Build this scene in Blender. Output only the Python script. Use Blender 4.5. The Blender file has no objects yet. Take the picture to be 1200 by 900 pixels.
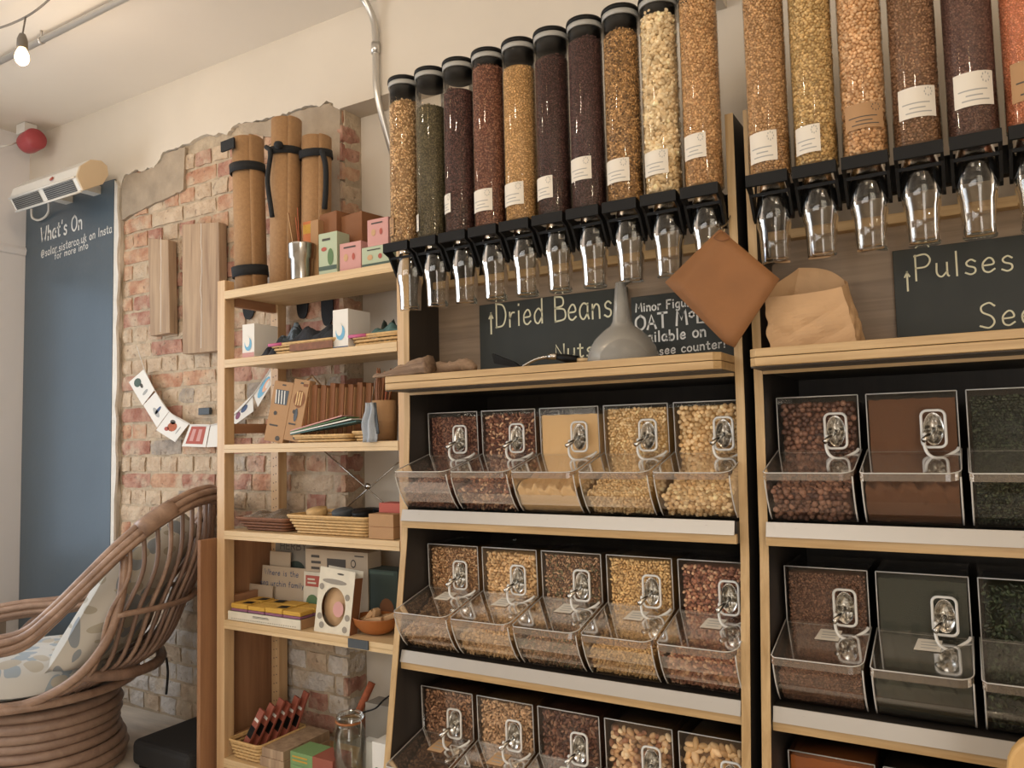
import bpy, bmesh, math, random
import numpy as np
from mathutils import Vector, Matrix
random.seed(7); RNG = np.random.default_rng(11)
SC = bpy.context.scene; COL = SC.collection
# ------------------------------------------------------------------ camera
FPX = 906.0
CAM = Vector((1.4547, -2.3151, 1.19))
FW = Vector((-0.50593, 0.85992, 0.06760)).normalized()
RT = Vector((0.86084, 0.50832, -0.02359)); RT = (RT - FW * RT.dot(FW)).normalized()
UP = RT.cross(FW)
cd = bpy.data.cameras.new('camera'); cam = bpy.data.objects.new('camera', cd); COL.objects.link(cam)
cd.sensor_fit = 'HORIZONTAL'; cd.sensor_width = 36.0; cd.lens = FPX / 1200 * 36; cd.clip_start = 0.02
mw = Matrix((RT, UP, -FW)).transposed().to_4x4(); mw.translation = CAM; cam.matrix_world = mw
SC.camera = cam
# ------------------------------------------------------------------ light
def srgb(h):
    h = h.lstrip('#'); c = [int(h[i:i + 2], 16) / 255 for i in (0, 2, 4)]
    return tuple(x / 12.92 if x <= .04045 else ((x + .055) / 1.055) ** 2.4 for x in c)
world = bpy.data.worlds.new('world'); SC.world = world; world.use_nodes = True
bg = world.node_tree.nodes['Background']; bg.inputs[0].default_value = (.72, .82, 1, 1); bg.inputs[1].default_value = 1.0
def area_light(name, loc, direction, sx, sy, power, color):
    l = bpy.data.lights.new(name, 'AREA'); l.shape = 'RECTANGLE'; l.size = sx; l.size_y = sy; l.energy = power; l.color = color
    o = bpy.data.objects.new(name, l); COL.objects.link(o); o.location = loc
    o.rotation_euler = Vector(direction).to_track_quat('-Z', 'Z').to_euler()
    return o
area_light('daylight_side_window', (-2.86, -1.96, 1.35), (1, 0, 0), 3.2, 1.55, 100, (.86, .93, 1.0))
area_light('fill_front_high', (-.6, -4.66, 2.40), (0, 1, -.12), 3.6, .62, 36, (1.0, .96, .90))  # added fill for the bin fronts, high enough to stay out of their reflections
area_light('fill_front_right', (2.5, -4.66, 1.15), (0, 1, 0), 1.1, 1.9, 46, (1.0, .94, .86))  # added low fill lamp, brightens the bins from the front right
vs = SC.view_settings; vs.view_transform = 'Standard'; vs.look = 'None'; vs.gamma = 1; vs.use_curve_mapping = False
vs.exposure = -0.08
SC.cycles.use_denoising = True; SC.cycles.transparent_max_bounces = 40; SC.cycles.max_bounces = 8
SC.cycles.sample_clamp_indirect = 6.0
# ------------------------------------------------------------------ measuring helper
def at(px, py, ax, v):
    "world point seen at photograph pixel (px, py) where coordinate ax equals v"
    d = FW + RT * ((px - 600) / FPX) - UP * ((py - 450) / FPX)
    i = 'xyz'.index(ax); return CAM + d * ((v - CAM[i]) / d[i])
# ------------------------------------------------------------------ materials
MATS = {}
def nodes(name):
    m = bpy.data.materials.new(name); m.use_nodes = True; nt = m.node_tree; MATS[name] = m
    return m, nt, nt.nodes['Principled BSDF'], nt.nodes, nt.links
def mat(name, col, rough=.5, metal=0, bump=0, bscale=60, var=0, vscale=8, spec=.5, alpha=None, emit=None, estr=0, trans=0, stretch=None, col2=None, vlo=.4, vhi=.6):
    m, nt, p, N, L = nodes(name)
    c = srgb(col) if isinstance(col, str) else col
    p.inputs['Base Color'].default_value = (*c, 1); p.inputs['Roughness'].default_value = rough
    p.inputs['Metallic'].default_value = metal; p.inputs['Specular IOR Level'].default_value = spec
    if trans: p.inputs['Transmission Weight'].default_value = trans
    if emit:
        p.inputs['Emission Color'].default_value = (*srgb(emit), 1); p.inputs['Emission Strength'].default_value = estr
    if var or bump or col2:
        tc = N.new('ShaderNodeTexCoord'); src = tc.outputs['Object']
        if stretch:
            mp = N.new('ShaderNodeMapping'); mp.inputs['Scale'].default_value = stretch; L.new(src, mp.inputs[0]); src = mp.outputs[0]
    if var or col2:
        nz = N.new('ShaderNodeTexNoise'); nz.inputs['Scale'].default_value = vscale; nz.inputs['Detail'].default_value = 6
        L.new(src, nz.inputs['Vector'])
        r = N.new('ShaderNodeValToRGB'); L.new(nz.outputs['Fac'], r.inputs[0]); L.new(r.outputs[0], p.inputs['Base Color'])
        c2 = srgb(col2) if col2 else tuple(min(1, x * (1 + var)) for x in c)
        c1 = c if col2 else tuple(x * (1 - var) for x in c)
        e = r.color_ramp.elements; e[0].position = vlo if col2 else .3; e[1].position = vhi if col2 else .7
        e[0].color = (*c1, 1); e[1].color = (*c2, 1)
    if bump:
        n2 = N.new('ShaderNodeTexNoise'); n2.inputs['Scale'].default_value = bscale; n2.inputs['Detail'].default_value = 5
        L.new(src, n2.inputs['Vector']); b = N.new('ShaderNodeBump'); b.inputs['Strength'].default_value = bump; b.inputs['Distance'].default_value = .01
        L.new(n2.outputs['Fac'], b.inputs['Height']); L.new(b.outputs[0], p.inputs['Normal'])
    return m
def wood(name, c1, c2, axis='x', scale=1.0, rough=.5, bump=.12, c3=None):
    "long-grained timber, fibres along axis"
    m, nt, p, N, L = nodes(name); p.inputs['Roughness'].default_value = rough
    tc = N.new('ShaderNodeTexCoord'); mp = N.new('ShaderNodeMapping'); L.new(tc.outputs['Object'], mp.inputs[0])
    s = [26 * scale] * 3; s['xyz'.index(axis)] = 1.3 * scale; mp.inputs['Scale'].default_value = s
    n1 = N.new('ShaderNodeTexNoise'); n1.inputs['Scale'].default_value = 1.6; n1.inputs['Detail'].default_value = 9; n1.inputs['Roughness'].default_value = .62
    n1.inputs['Distortion'].default_value = .5
    L.new(mp.outputs[0], n1.inputs['Vector'])
    r = N.new('ShaderNodeValToRGB'); e = r.color_ramp.elements; e[0].position = .32; e[1].position = .68
    e[0].color = (*srgb(c1), 1); e[1].color = (*srgb(c2), 1)
    L.new(n1.outputs['Fac'], r.inputs[0])
    if c3:
        n3 = N.new('ShaderNodeTexNoise'); n3.inputs['Scale'].default_value = 2.2; n3.inputs['Detail'].default_value = 3
        L.new(tc.outputs['Object'], n3.inputs['Vector']); mx = N.new('ShaderNodeMixRGB'); mx.inputs[2].default_value = (*srgb(c3), 1)
        mr = N.new('ShaderNodeMapRange'); mr.inputs[1].default_value = .5; mr.inputs[2].default_value = .75; mr.inputs[4].default_value = .7
        L.new(n3.outputs['Fac'], mr.inputs[0]); L.new(mr.outputs[0], mx.inputs[0]); L.new(r.outputs[0], mx.inputs[1]); L.new(mx.outputs[0], p.inputs['Base Color'])
    else: L.new(r.outputs[0], p.inputs['Base Color'])
    b = N.new('ShaderNodeBump'); b.inputs['Strength'].default_value = bump; b.inputs['Distance'].default_value = .004
    L.new(n1.outputs['Fac'], b.inputs['Height']); L.new(b.outputs[0], p.inputs['Normal'])
    return m
def clear(name, tint, rough=.04, ior=1.46, milk=0, milkcol='#ffffff', gain=1.0):
    "thin clear plastic or glass: see-through, Fresnel gloss, optionally cloudy"
    m, nt, p, N, L = nodes(name); N.remove(p); out = N['Material Output']
    t = N.new('ShaderNodeBsdfTransparent'); t.inputs[0].default_value = (*srgb(tint), 1)
    g = N.new('ShaderNodeBsdfGlossy'); g.inputs['Roughness'].default_value = rough; g.inputs[0].default_value = (1, 1, 1, 1)
    f = N.new('ShaderNodeFresnel'); f.inputs[0].default_value = ior
    mth = N.new('ShaderNodeMath'); mth.operation = 'MULTIPLY'; mth.inputs[1].default_value = gain; mth.use_clamp = True
    L.new(f.outputs[0], mth.inputs[0])
    mx = N.new('ShaderNodeMixShader'); L.new(mth.outputs[0], mx.inputs[0]); L.new(t.outputs[0], mx.inputs[1]); L.new(g.outputs[0], mx.inputs[2])
    if milk:
        d = N.new('ShaderNodeBsdfDiffuse'); d.inputs[0].default_value = (*srgb(milkcol), 1)
        m2 = N.new('ShaderNodeMixShader'); m2.inputs[0].default_value = milk
        L.new(mx.outputs[0], m2.inputs[1]); L.new(d.outputs[0], m2.inputs[2]); L.new(m2.outputs[0], out.inputs[0])
    else: L.new(mx.outputs[0], out.inputs[0])
    return m
def vcol_mat(name, rough=.55, bump=0, bscale=300):
    m, nt, p, N, L = nodes(name); p.inputs['Roughness'].default_value = rough
    a = N.new('ShaderNodeVertexColor'); a.layer_name = 'Col'; L.new(a.outputs[0], p.inputs['Base Color'])
    if bump:
        tc = N.new('ShaderNodeTexCoord'); n2 = N.new('ShaderNodeTexNoise'); n2.inputs['Scale'].default_value = bscale
        L.new(tc.outputs['Object'], n2.inputs['Vector']); b = N.new('ShaderNodeBump'); b.inputs['Strength'].default_value = bump; b.inputs['Distance'].default_value = .003
        L.new(n2.outputs['Fac'], b.inputs['Height']); L.new(b.outputs[0], p.inputs['Normal'])
    return m
# ------------------------------------------------------------------ mesh building
def link(o, parent=None):
    COL.objects.link(o)
    if parent is not None: o.parent = parent
    return o
def tag(o, label=None, cat=None, group=None, kind=None):
    if label: o['label'] = label
    if cat: o['category'] = cat
    if group: o['group'] = group
    if kind: o['kind'] = kind
    return o
def thing(name, label, cat, loc=(0, 0, 0), rz=0, group=None):
    o = bpy.data.objects.new(name, None); o.location = loc; o.rotation_euler = (0, 0, rz); o.empty_display_size = .05
    link(o); return tag(o, label, cat, group)
def rot(ax, deg): return Matrix.Rotation(math.radians(deg), 4, ax)
def T(x, y, z): return Matrix.Translation((x, y, z))
class MB:
    def __init__(s): s.v = []; s.f = []; s.sm = []
    def add(s, vs, fs, smooth=False, M=None):
        b = len(s.v)
        for q in vs:
            q = Vector(q); s.v.append(tuple(M @ q if M is not None else q))
        for q in fs: s.f.append(tuple(b + i for i in q)); s.sm.append(smooth)
        return s
    def box(s, x0, x1, y0, y1, z0, z1, M=None):
        vs = [(x0, y0, z0), (x1, y0, z0), (x1, y1, z0), (x0, y1, z0), (x0, y0, z1), (x1, y0, z1), (x1, y1, z1), (x0, y1, z1)]
        return s.add(vs, [(0, 3, 2, 1), (4, 5, 6, 7), (0, 1, 5, 4), (1, 2, 6, 5), (2, 3, 7, 6), (3, 0, 4, 7)], False, M)
    def prism(s, poly, axis, a0, a1, M=None, smooth=False):
        "poly: 2-D outline in the other two axes (x: y,z  y: x,z  z: x,y)"
        n = len(poly)
        def P(q, a): return {'x': (a, q[0], q[1]), 'y': (q[0], a, q[1]), 'z': (q[0], q[1], a)}[axis]
        vs = [P(q, a0) for q in poly] + [P(q, a1) for q in poly]
        s.add(vs, [tuple(range(n - 1, -1, -1)), tuple(range(n, 2 * n))], False, M)
        b = len(s.v) - 2 * n
        for i in range(n):
            j = (i + 1) % n; s.f.append((b + i, b + j, b + n + j, b + n + i)); s.sm.append(smooth)
        return s
    def lathe(s, prof, n=24, c=(0, 0, 0), M=None, a0=0, a1=2 * math.pi, smooth=True):
        full = abs(a1 - a0 - 2 * math.pi) < 1e-6; k = n if full else n + 1; vs = []; fs = []
        for r, z in prof:
            for i in range(k):
                a = a0 + (a1 - a0) * i / n; vs.append((c[0] + r * math.cos(a), c[1] + r * math.sin(a), c[2] + z))
        for j in range(len(prof) - 1):
            for i in range(n):
                i2 = (i + 1) % k; fs.append((j * k + i, j * k + i2, (j + 1) * k + i2, (j + 1) * k + i))
        return s.add(vs, fs, smooth, M)
    def tube(s, pts, r, n=8, closed=False, caps=True, M=None):
        pts = [Vector(q) for q in pts]; m = len(pts); rr = r if isinstance(r, (list, tuple)) else [r] * m
        vs = []; fs = []; nrm = None
        for i, q in enumerate(pts):
            a = pts[(i - 1) % m] if (closed or i > 0) else q; b = pts[(i + 1) % m] if (closed or i < m - 1) else q
            t = (b - a)
            t = t.normalized() if t.length > 1e-9 else Vector((0, 0, 1))
            if nrm is None:
                h = Vector((0, 0, 1)) if abs(t.z) < .9 else Vector((1, 0, 0)); nrm = t.cross(h).normalized()
            else:
                nrm = nrm - t * nrm.dot(t); nrm = nrm.normalized() if nrm.length > 1e-6 else t.orthogonal().normalized()
            bn = t.cross(nrm)
            for k in range(n):
                an = 2 * math.pi * k / n; vs.append(q + (nrm * math.cos(an) + bn * math.sin(an)) * rr[i])
        for i in range(m if closed else m - 1):
            i2 = (i + 1) % m
            for k in range(n):
                k2 = (k + 1) % n; fs.append((i * n + k, i * n + k2, i2 * n + k2, i2 * n + k))
        if caps and not closed:
            fs.append(tuple(range(n - 1, -1, -1))); fs.append(tuple((m - 1) * n + k for k in range(n)))
        return s.add(vs, fs, True, M)
    def grid(s, fn, nu, nv, smooth=True, M=None):
        vs = [fn(i / nu, j / nv) for j in range(nv + 1) for i in range(nu + 1)]
        fs = [(j * (nu + 1) + i, j * (nu + 1) + i + 1, (j + 1) * (nu + 1) + i + 1, (j + 1) * (nu + 1) + i) for j in range(nv) for i in range(nu)]
        return s.add(vs, fs, smooth, M)
    def mesh(s, name, m):
        me = bpy.data.meshes.new(name); me.from_pydata(s.v, [], s.f); me.polygons.foreach_set('use_smooth', s.sm)
        if m: me.materials.append(MATS[m] if isinstance(m, str) else m)
        return me
    def build(s, name, m, parent=None, bevel=0, seg=2, loc=None, M=None, solid=0, fix=True):
        me = s.mesh(name, m)
        if fix:
            bm = bmesh.new(); bm.from_mesh(me); bmesh.ops.recalc_face_normals(bm, faces=bm.faces); bm.to_mesh(me); bm.free()
        o = bpy.data.objects.new(name, me)
        if loc is not None: o.location = loc
        if M is not None: o.matrix_local = M
        if solid:
            q = o.modifiers.new('thickness', 'SOLIDIFY'); q.thickness = solid; q.offset = 0
        if bevel:
            q = o.modifiers.new('edges', 'BEVEL'); q.width = bevel; q.segments = seg; q.limit_method = 'ANGLE'; q.angle_limit = math.radians(40)
        return link(o, parent)
def catmull(pts, n=6, closed=False):
    pts = [Vector(q) for q in pts]; m = len(pts); out = []
    rng = range(m) if closed else range(m - 1)
    for i in rng:
        p0 = pts[(i - 1) % m] if (closed or i > 0) else pts[i] * 2 - pts[i + 1]
        p1 = pts[i]; p2 = pts[(i + 1) % m]; p3 = pts[(i + 2) % m] if (closed or i + 2 < m) else p2 * 2 - p1
        for k in range(n):
            t = k / n; out.append(.5 * ((2 * p1) + (p2 - p0) * t + (2 * p0 - 5 * p1 + 4 * p2 - p3) * t * t + (3 * p1 - p0 - 3 * p2 + p3) * t ** 3))
    if not closed: out.append(pts[-1])
    return out
def rrect(x0, x1, z0, z1, r, n=4):
    out = []
    for cx, cz, a in ((x1 - r, z0 + r, -90), (x1 - r, z1 - r, 0), (x0 + r, z1 - r, 90), (x0 + r, z0 + r, 180)):
        for k in range(n + 1):
            t = math.radians(a + 90 * k / n); out.append((cx + r * math.cos(t), cz + r * math.sin(t)))
    return out
# ------------------------------------------------------------------ grains: many small kernels joined into one mesh
def ico(sub):
    bm = bmesh.new(); bmesh.ops.create_icosphere(bm, subdivisions=sub, radius=1)
    v = np.array([q.co[:] for q in bm.verts]); f = np.array([[w.index for w in q.verts] for q in bm.faces]); bm.free(); return v, f
ICO = {1: ico(1), 2: ico(2)}
def grains(P, size, aspect, cols, sub=1, jit=.18):
    "P: n x 3 centres -> verts, tris, colours; aspect = (long, mid, short)"
    v0, f0 = ICO[sub]; n = len(P)
    q = RNG.normal(size=(n, 4)); q /= np.linalg.norm(q, axis=1)[:, None]; w, x, y, z = q.T
    R = np.stack([1 - 2 * (y * y + z * z), 2 * (x * y - z * w), 2 * (x * z + y * w), 2 * (x * y + z * w), 1 - 2 * (x * x + z * z), 2 * (y * z - x * w),
                  2 * (x * z - y * w), 2 * (y * z + x * w), 1 - 2 * (x * x + y * y)], 1).reshape(n, 3, 3)
    S = (np.array(aspect)[None] * size * (1 + jit * RNG.uniform(-1, 1, (n, 1))))
    V = np.einsum('nij,nvj->nvi', R, v0[None] * S[:, None, :]) + P[:, None, :]
    F = f0[None] + (np.arange(n) * len(v0))[:, None, None]
    pal = np.array([srgb(c) for c in cols]); pal = pal * .84 + pal.mean(1, keepdims=True) * .16; c = min(1.45, .92 / pal.max()) * pal[RNG.integers(0, len(pal), n)] * (1 + .22 * RNG.uniform(-1, 1, (n, 1)))
    C = np.repeat(np.clip(c, 0, 1), len(v0), 0)
    return V.reshape(-1, 3), F.reshape(-1, 3), C
def stuff_mesh(name, parts, m, smooth=True):
    "parts: list of (verts, tris, colours)"
    V = np.concatenate([p[0] for p in parts]); off = np.cumsum([0] + [len(p[0]) for p in parts])[:-1]
    F = np.concatenate([p[1] + o for p, o in zip(parts, off)]); C = np.concatenate([p[2] for p in parts])
    me = bpy.data.meshes.new(name); me.vertices.add(len(V)); me.vertices.foreach_set('co', V.astype(np.float32).ravel())
    me.loops.add(F.size); me.loops.foreach_set('vertex_index', F.astype(np.int32).ravel())
    me.polygons.add(len(F)); me.polygons.foreach_set('loop_start', np.arange(0, F.size, 3, dtype=np.int32))
    me.polygons.foreach_set('use_smooth', np.full(len(F), smooth))
    a = me.color_attributes.new('Col', 'FLOAT_COLOR', 'POINT'); a.data.foreach_set('color', np.c_[C, np.ones(len(C))].astype(np.float32).ravel())
    me.update(calc_edges=True); me.validate(); me.materials.append(MATS[m]); return me
def tri_part(mb, col):
    bm = bmesh.new(); me = mb.mesh('tmp', None); bm.from_mesh(me); bmesh.ops.recalc_face_normals(bm, faces=bm.faces); bmesh.ops.triangulate(bm, faces=bm.faces)
    V = np.array([q.co[:] for q in bm.verts]); F = np.array([[w.index for w in q.verts] for q in bm.faces]); bm.free(); bpy.data.meshes.remove(me)
    return V, F, np.tile(np.array(srgb(col))[None] * 1.3, (len(V), 1))
def jgrid(w, h, s):
    "jittered points over w x h"
    nx, ny = max(1, int(w / s)), max(1, int(h / (s * .87))); u, v = np.meshgrid(np.arange(nx), np.arange(ny))
    u = (u + .5 + .5 * (v % 2) - .25) / nx * w; v = (v + .5) / ny * h
    return u.ravel() + RNG.uniform(-.28, .28, u.size) * s, v.ravel() + RNG.uniform(-.28, .28, u.size) * s
# ------------------------------------------------------------------ material list
mat('plaster', '#cfc4b4', .9, bump=.12, bscale=14, var=.045, vscale=2.2)
mat('plaster_white', '#d6d0c6', .9, bump=.5, bscale=40, var=.08, vscale=14)
mat('ceiling_paint', '#e0d6c8', .9, bump=.05, bscale=6, var=.05, vscale=.9)
mat('left_paint', '#e2dedd', .75, bump=.04, bscale=20)
mat('cement', '#a2927e', .95, bump=.6, bscale=45, var=.16, vscale=11)
mat('mortar', '#b3a189', .95, bump=.8, bscale=70, var=.2, vscale=18)
mat('floor_paint', '#cbc0b1', .6, bump=.15, bscale=9, var=.18, vscale=4, stretch=(1, 6, 1))
def brick_mat(name, c1, c2):
    "fired clay with lime smears, offset for every brick"
    m, nt, p, N, L = nodes(name); p.inputs['Roughness'].default_value = .93
    tc = N.new('ShaderNodeTexCoord'); oi = N.new('ShaderNodeObjectInfo'); sc = N.new('ShaderNodeVectorMath'); sc.operation = 'SCALE'; sc.inputs[0].default_value = (7, 3, 5); L.new(oi.outputs['Random'], sc.inputs['Scale'])
    ad = N.new('ShaderNodeVectorMath'); L.new(tc.outputs['Object'], ad.inputs[0]); L.new(sc.outputs[0], ad.inputs[1])
    def nz(s, d=6):
        n = N.new('ShaderNodeTexNoise'); n.inputs['Scale'].default_value = s; n.inputs['Detail'].default_value = d; L.new(ad.outputs[0], n.inputs['Vector']); return n
    r = N.new('ShaderNodeValToRGB'); e = r.color_ramp.elements; e[0].position = .36; e[1].position = .66; e[0].color = (*srgb(c1), 1); e[1].color = (*srgb(c2), 1); L.new(nz(17).outputs['Fac'], r.inputs[0])
    mr = N.new('ShaderNodeMapRange'); mr.inputs[1].default_value = .50; mr.inputs[2].default_value = .62; mr.inputs[4].default_value = .75; L.new(nz(9, 8).outputs['Fac'], mr.inputs[0])
    mx = N.new('ShaderNodeMixRGB'); mx.inputs[2].default_value = (*srgb('#bdab93'), 1); L.new(mr.outputs[0], mx.inputs[0]); L.new(r.outputs[0], mx.inputs[1])
    md = N.new('ShaderNodeMapRange'); md.inputs[1].default_value = .64; md.inputs[2].default_value = .70; md.inputs[4].default_value = .55; L.new(nz(38, 3).outputs['Fac'], md.inputs[0])
    m2 = N.new('ShaderNodeMixRGB'); m2.inputs[2].default_value = (*srgb('#6d5848'), 1); L.new(md.outputs[0], m2.inputs[0]); L.new(mx.outputs[0], m2.inputs[1]); L.new(m2.outputs[0], p.inputs['Base Color'])
    b = N.new('ShaderNodeBump'); b.inputs['Strength'].default_value = 1.0; b.inputs['Distance'].default_value = .012; L.new(nz(50).outputs['Fac'], b.inputs['Height']); L.new(b.outputs[0], p.inputs['Normal'])
    return m
for n, a, b in (('brick_red', '#976655', '#b8917d'), ('brick_pale', '#b0987f', '#cbb59b'), ('brick_orange', '#a97a60', '#c6a486'), ('brick_grey', '#8a7f74', '#ab9e90'),
                ('brick_white', '#bcb3a9', '#d2cac1'), ('brick_dark', '#7a5a4a', '#a07c66')):
    brick_mat(n, a, b)
wood('oak_x', '#a48355', '#c4a577', 'x', 1.2, .45); wood('oak_z', '#a48355', '#c4a577', 'z', 1.2, .45)
wood('pine_x', '#c2a376', '#d6bb90', 'x', .7, .5); wood('pine_z', '#bb946a', '#d3b48a', 'z', .7, .5); wood('pine_y', '#94684a', '#a87d5c', 'y', .7, .55)
wood('grey_panel', '#75624f', '#94806a', 'x', .8, .6); wood('old_plank', '#89705a', '#b59b7e', 'z', .8, .8, .5)
wood('dark_laminate', '#2b2520', '#352e27', 'z', .6, .55, .03)
wood('driftwood', '#6b5442', '#a58a70', 'x', 1.0, .85, .6); wood('rattan', '#806655', '#a68975', 'x', .5, .38, .1); wood('rattan_dark', '#6b5446', '#917666', 'z', .6, .4, .1)
wood('rattan_coil', '#836a5c', '#a08674', 'x', .4, .45, .1)
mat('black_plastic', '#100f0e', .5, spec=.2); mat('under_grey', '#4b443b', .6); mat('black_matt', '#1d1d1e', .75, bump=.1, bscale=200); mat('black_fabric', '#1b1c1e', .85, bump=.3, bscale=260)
mat('rail_metal', '#aea79d', .34, metal=.45, spec=.6); mat('steel', '#b9b4ab', .22, metal=1); mat('zinc', '#cbc8c2', .28, metal=.75)
mat('white_plastic_and_lit_edge', '#d9d6cf', .4); mat('white_card', '#dedad2', .8); mat('grey_ring', '#9c9a94', .5)
mat('paper_label', '#d8cfc0', .8); mat('ink', '#4b453f', .8); mat('ink_blue', '#4a5a78', .8); mat('ink_red', '#a85548', .8)
mat('kraft', '#a68059', .8, bump=.06, bscale=160, var=.06, vscale=10); mat('kraft_dark', '#7e5130', .8, bump=.06, bscale=120, var=.06, vscale=10); mat('kraft_bag', '#84572f', .75, bump=.15, bscale=30, var=.08, vscale=12)
mat('kraft_light', '#bb976f', .75, bump=.25, bscale=26, var=.08, vscale=12)
mat('cork', '#a07b54', .8, bump=.2, bscale=300, var=.1, vscale=90); mat('cork_in', '#c0a078', .8)
mat('slate_blue', '#4a5862', .3, spec=.8, bump=.05, bscale=40, var=.06, vscale=3); mat('chalkboard', '#22251f', .6, var=.12, vscale=9); mat('chalk', '#d9d5b8', .9); mat('chalk_white', '#dcdad4', .9)
mat('heater_white', '#d5d0c6', .45); mat('heater_beige', '#c7b294', .6); mat('grille', '#30302f', .5); mat('red_paint', '#a8454a', .4)
mat('bulb_glow', '#ffe6b4', .3, emit='#ffd9a0', estr=14)
mat('cable_grey', '#6d665d', .6); mat('cable_white', '#d7d3cb', .5)
clear('acrylic', '#fffefc', .05, 1.42, gain=.5); clear('acrylic_lid', '#fdfbf8', .07, 1.42, milk=.03, milkcol='#cdbfae', gain=.6); clear('tube_clear', '#fbf9f5', .045, 1.40, gain=.7)
clear('edge_lit', '#ded8cf', .1, 1.5, milk=.62, milkcol='#e6e2da'); clear('lip_clear', '#cdbdab', .1, 1.5, milk=.22, milkcol='#c4b4a2')  # edge beads: milky white colour stands in for light caught on clear edges
clear('glass', '#faf8f4', .035, 1.45, gain=.8); clear('funnel_plastic', '#dddbd6', .25, 1.45, milk=.26, milkcol='#d2cfc8'); clear('jar_glass', '#f8f9f6', .04, 1.45, gain=.8)
vcol_mat('grain', .5); vcol_mat('powder', .95, .15, 300)


mat('wicker', '#c9a56f', .65, var=.15, vscale=60); mat('wicker_brown', '#7a4f35', .7, var=.2, vscale=60); mat('pink', '#b95a80', .7); mat('terracotta', '#a0602f', .45, var=.15, vscale=20)
mat('tea_green', '#aab498', .7); mat('tea_pink', '#c39089', .7); mat('tea_dark', '#46564c', .7); mat('orange', '#c06f3c', .7); mat('leaf', '#57724a', .7)
mat('sponge_yellow', '#c69a40', .9, bump=.5, bscale=220); mat('sponge_purple', '#8a5a70', .9, bump=.5, bscale=220); mat('sponge_green', '#8aa184', .9, bump=.5, bscale=220)
mat('card_beige', '#b7a48c', .8); mat('card_cream', '#cfc6b2', .8, var=.06, vscale=30); mat('card_grey', '#8b8377', .8); mat('forest', '#36423a', .75); mat('red_packet', '#93503f', .5); mat('green_box', '#74945f', .6)
mat('blue_print', '#6fa9c8', .7); mat('peach_print', '#dca98a', .7); mat('slate', '#3f4448', .6); mat('grey_cloth', '#a9b0b8', .9, bump=.3, bscale=90); mat('dark_cloth', '#22242a', .85, bump=.4, bscale=90, var=.3, vscale=40)
mat('navy_floral', '#2b3238', .85, col2='#6d7a86', vscale=55, vlo=.5, vhi=.62); mat('rust', '#a85c3c', .8, var=.2, vscale=60); mat('teal', '#4b6a68', .8); wood('pine_red', '#8a6246', '#a47a58', 'z', .7, .5); mat('chair_wood', '#c79f64', .45, var=.1, vscale=10)
mat('table_top', '#8f8274', .4); mat('magazine', '#dddad4', .5); mat('frame_white', '#d8d5cf', .5)

def leafy(name, ground, leaf1, leaf2, sc):
    "printed cloth: big overlapping leaf shapes in two tones on a pale ground"
    m, nt, p, N, L = nodes(name); p.inputs['Roughness'].default_value = .9
    tc = N.new('ShaderNodeTexCoord'); last = None
    for k, (c, th, s_, st) in enumerate(((leaf1, .42, sc, (1, 1.0, .40)), (leaf2, .36, sc * 1.25, (.5, .6, 1.0)))):
        mp = N.new('ShaderNodeMapping'); mp.inputs['Scale'].default_value = st; mp.inputs['Location'].default_value = (k * 3.1, k, 0); mp.inputs['Rotation'].default_value = (.5 + k, .4, .9 - 1.4 * k); L.new(tc.outputs['Object'], mp.inputs[0])
        nz = N.new('ShaderNodeTexNoise'); nz.inputs['Scale'].default_value = 5; L.new(mp.outputs[0], nz.inputs['Vector'])
        ad = N.new('ShaderNodeMixRGB'); ad.inputs[0].default_value = .12; L.new(mp.outputs[0], ad.inputs[1]); L.new(nz.outputs['Color'], ad.inputs[2])
        v = N.new('ShaderNodeTexVoronoi'); v.inputs['Scale'].default_value = s_; L.new(ad.outputs[0], v.inputs['Vector'])
        lt = N.new('ShaderNodeMath'); lt.operation = 'LESS_THAN'; lt.inputs[1].default_value = th; L.new(v.outputs['Distance'], lt.inputs[0])
        mx = N.new('ShaderNodeMixRGB'); mx.inputs[1].default_value = (*srgb(ground), 1); mx.inputs[2].default_value = (*srgb(c), 1); L.new(lt.outputs[0], mx.inputs[0])
        if last: L.new(last.outputs[0], mx.inputs[1])
        last = mx
    L.new(last.outputs[0], p.inputs['Base Color']); return m
leafy('floral', '#bdb8ae', '#868c90', '#a39c8c', 15); leafy('seat_floral', '#c3c1bb', '#9aa4ab', '#b3ab9c', 16)
def struct(name, mb, m, parent=None, **k):
    o = mb.build(name, m, parent, **k)
    if parent is None: o['kind'] = 'structure'
    return o
# ------------------------------------------------------------------ setting
XL, YW, ZC, ZSOF, XC, XE = -2.817, -.113, 2.857, 2.4815, -.583, .887
XR, YF = 3.2, -4.7
struct('floor', MB().box(XL - .2, XR + .2, YF - .2, .2, -.1, 0), 'floor_paint')
struct('ceiling', MB().box(XL - .2, XR + .2, YF - .2, .2, ZC, ZC + .1), 'ceiling_paint')
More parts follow.
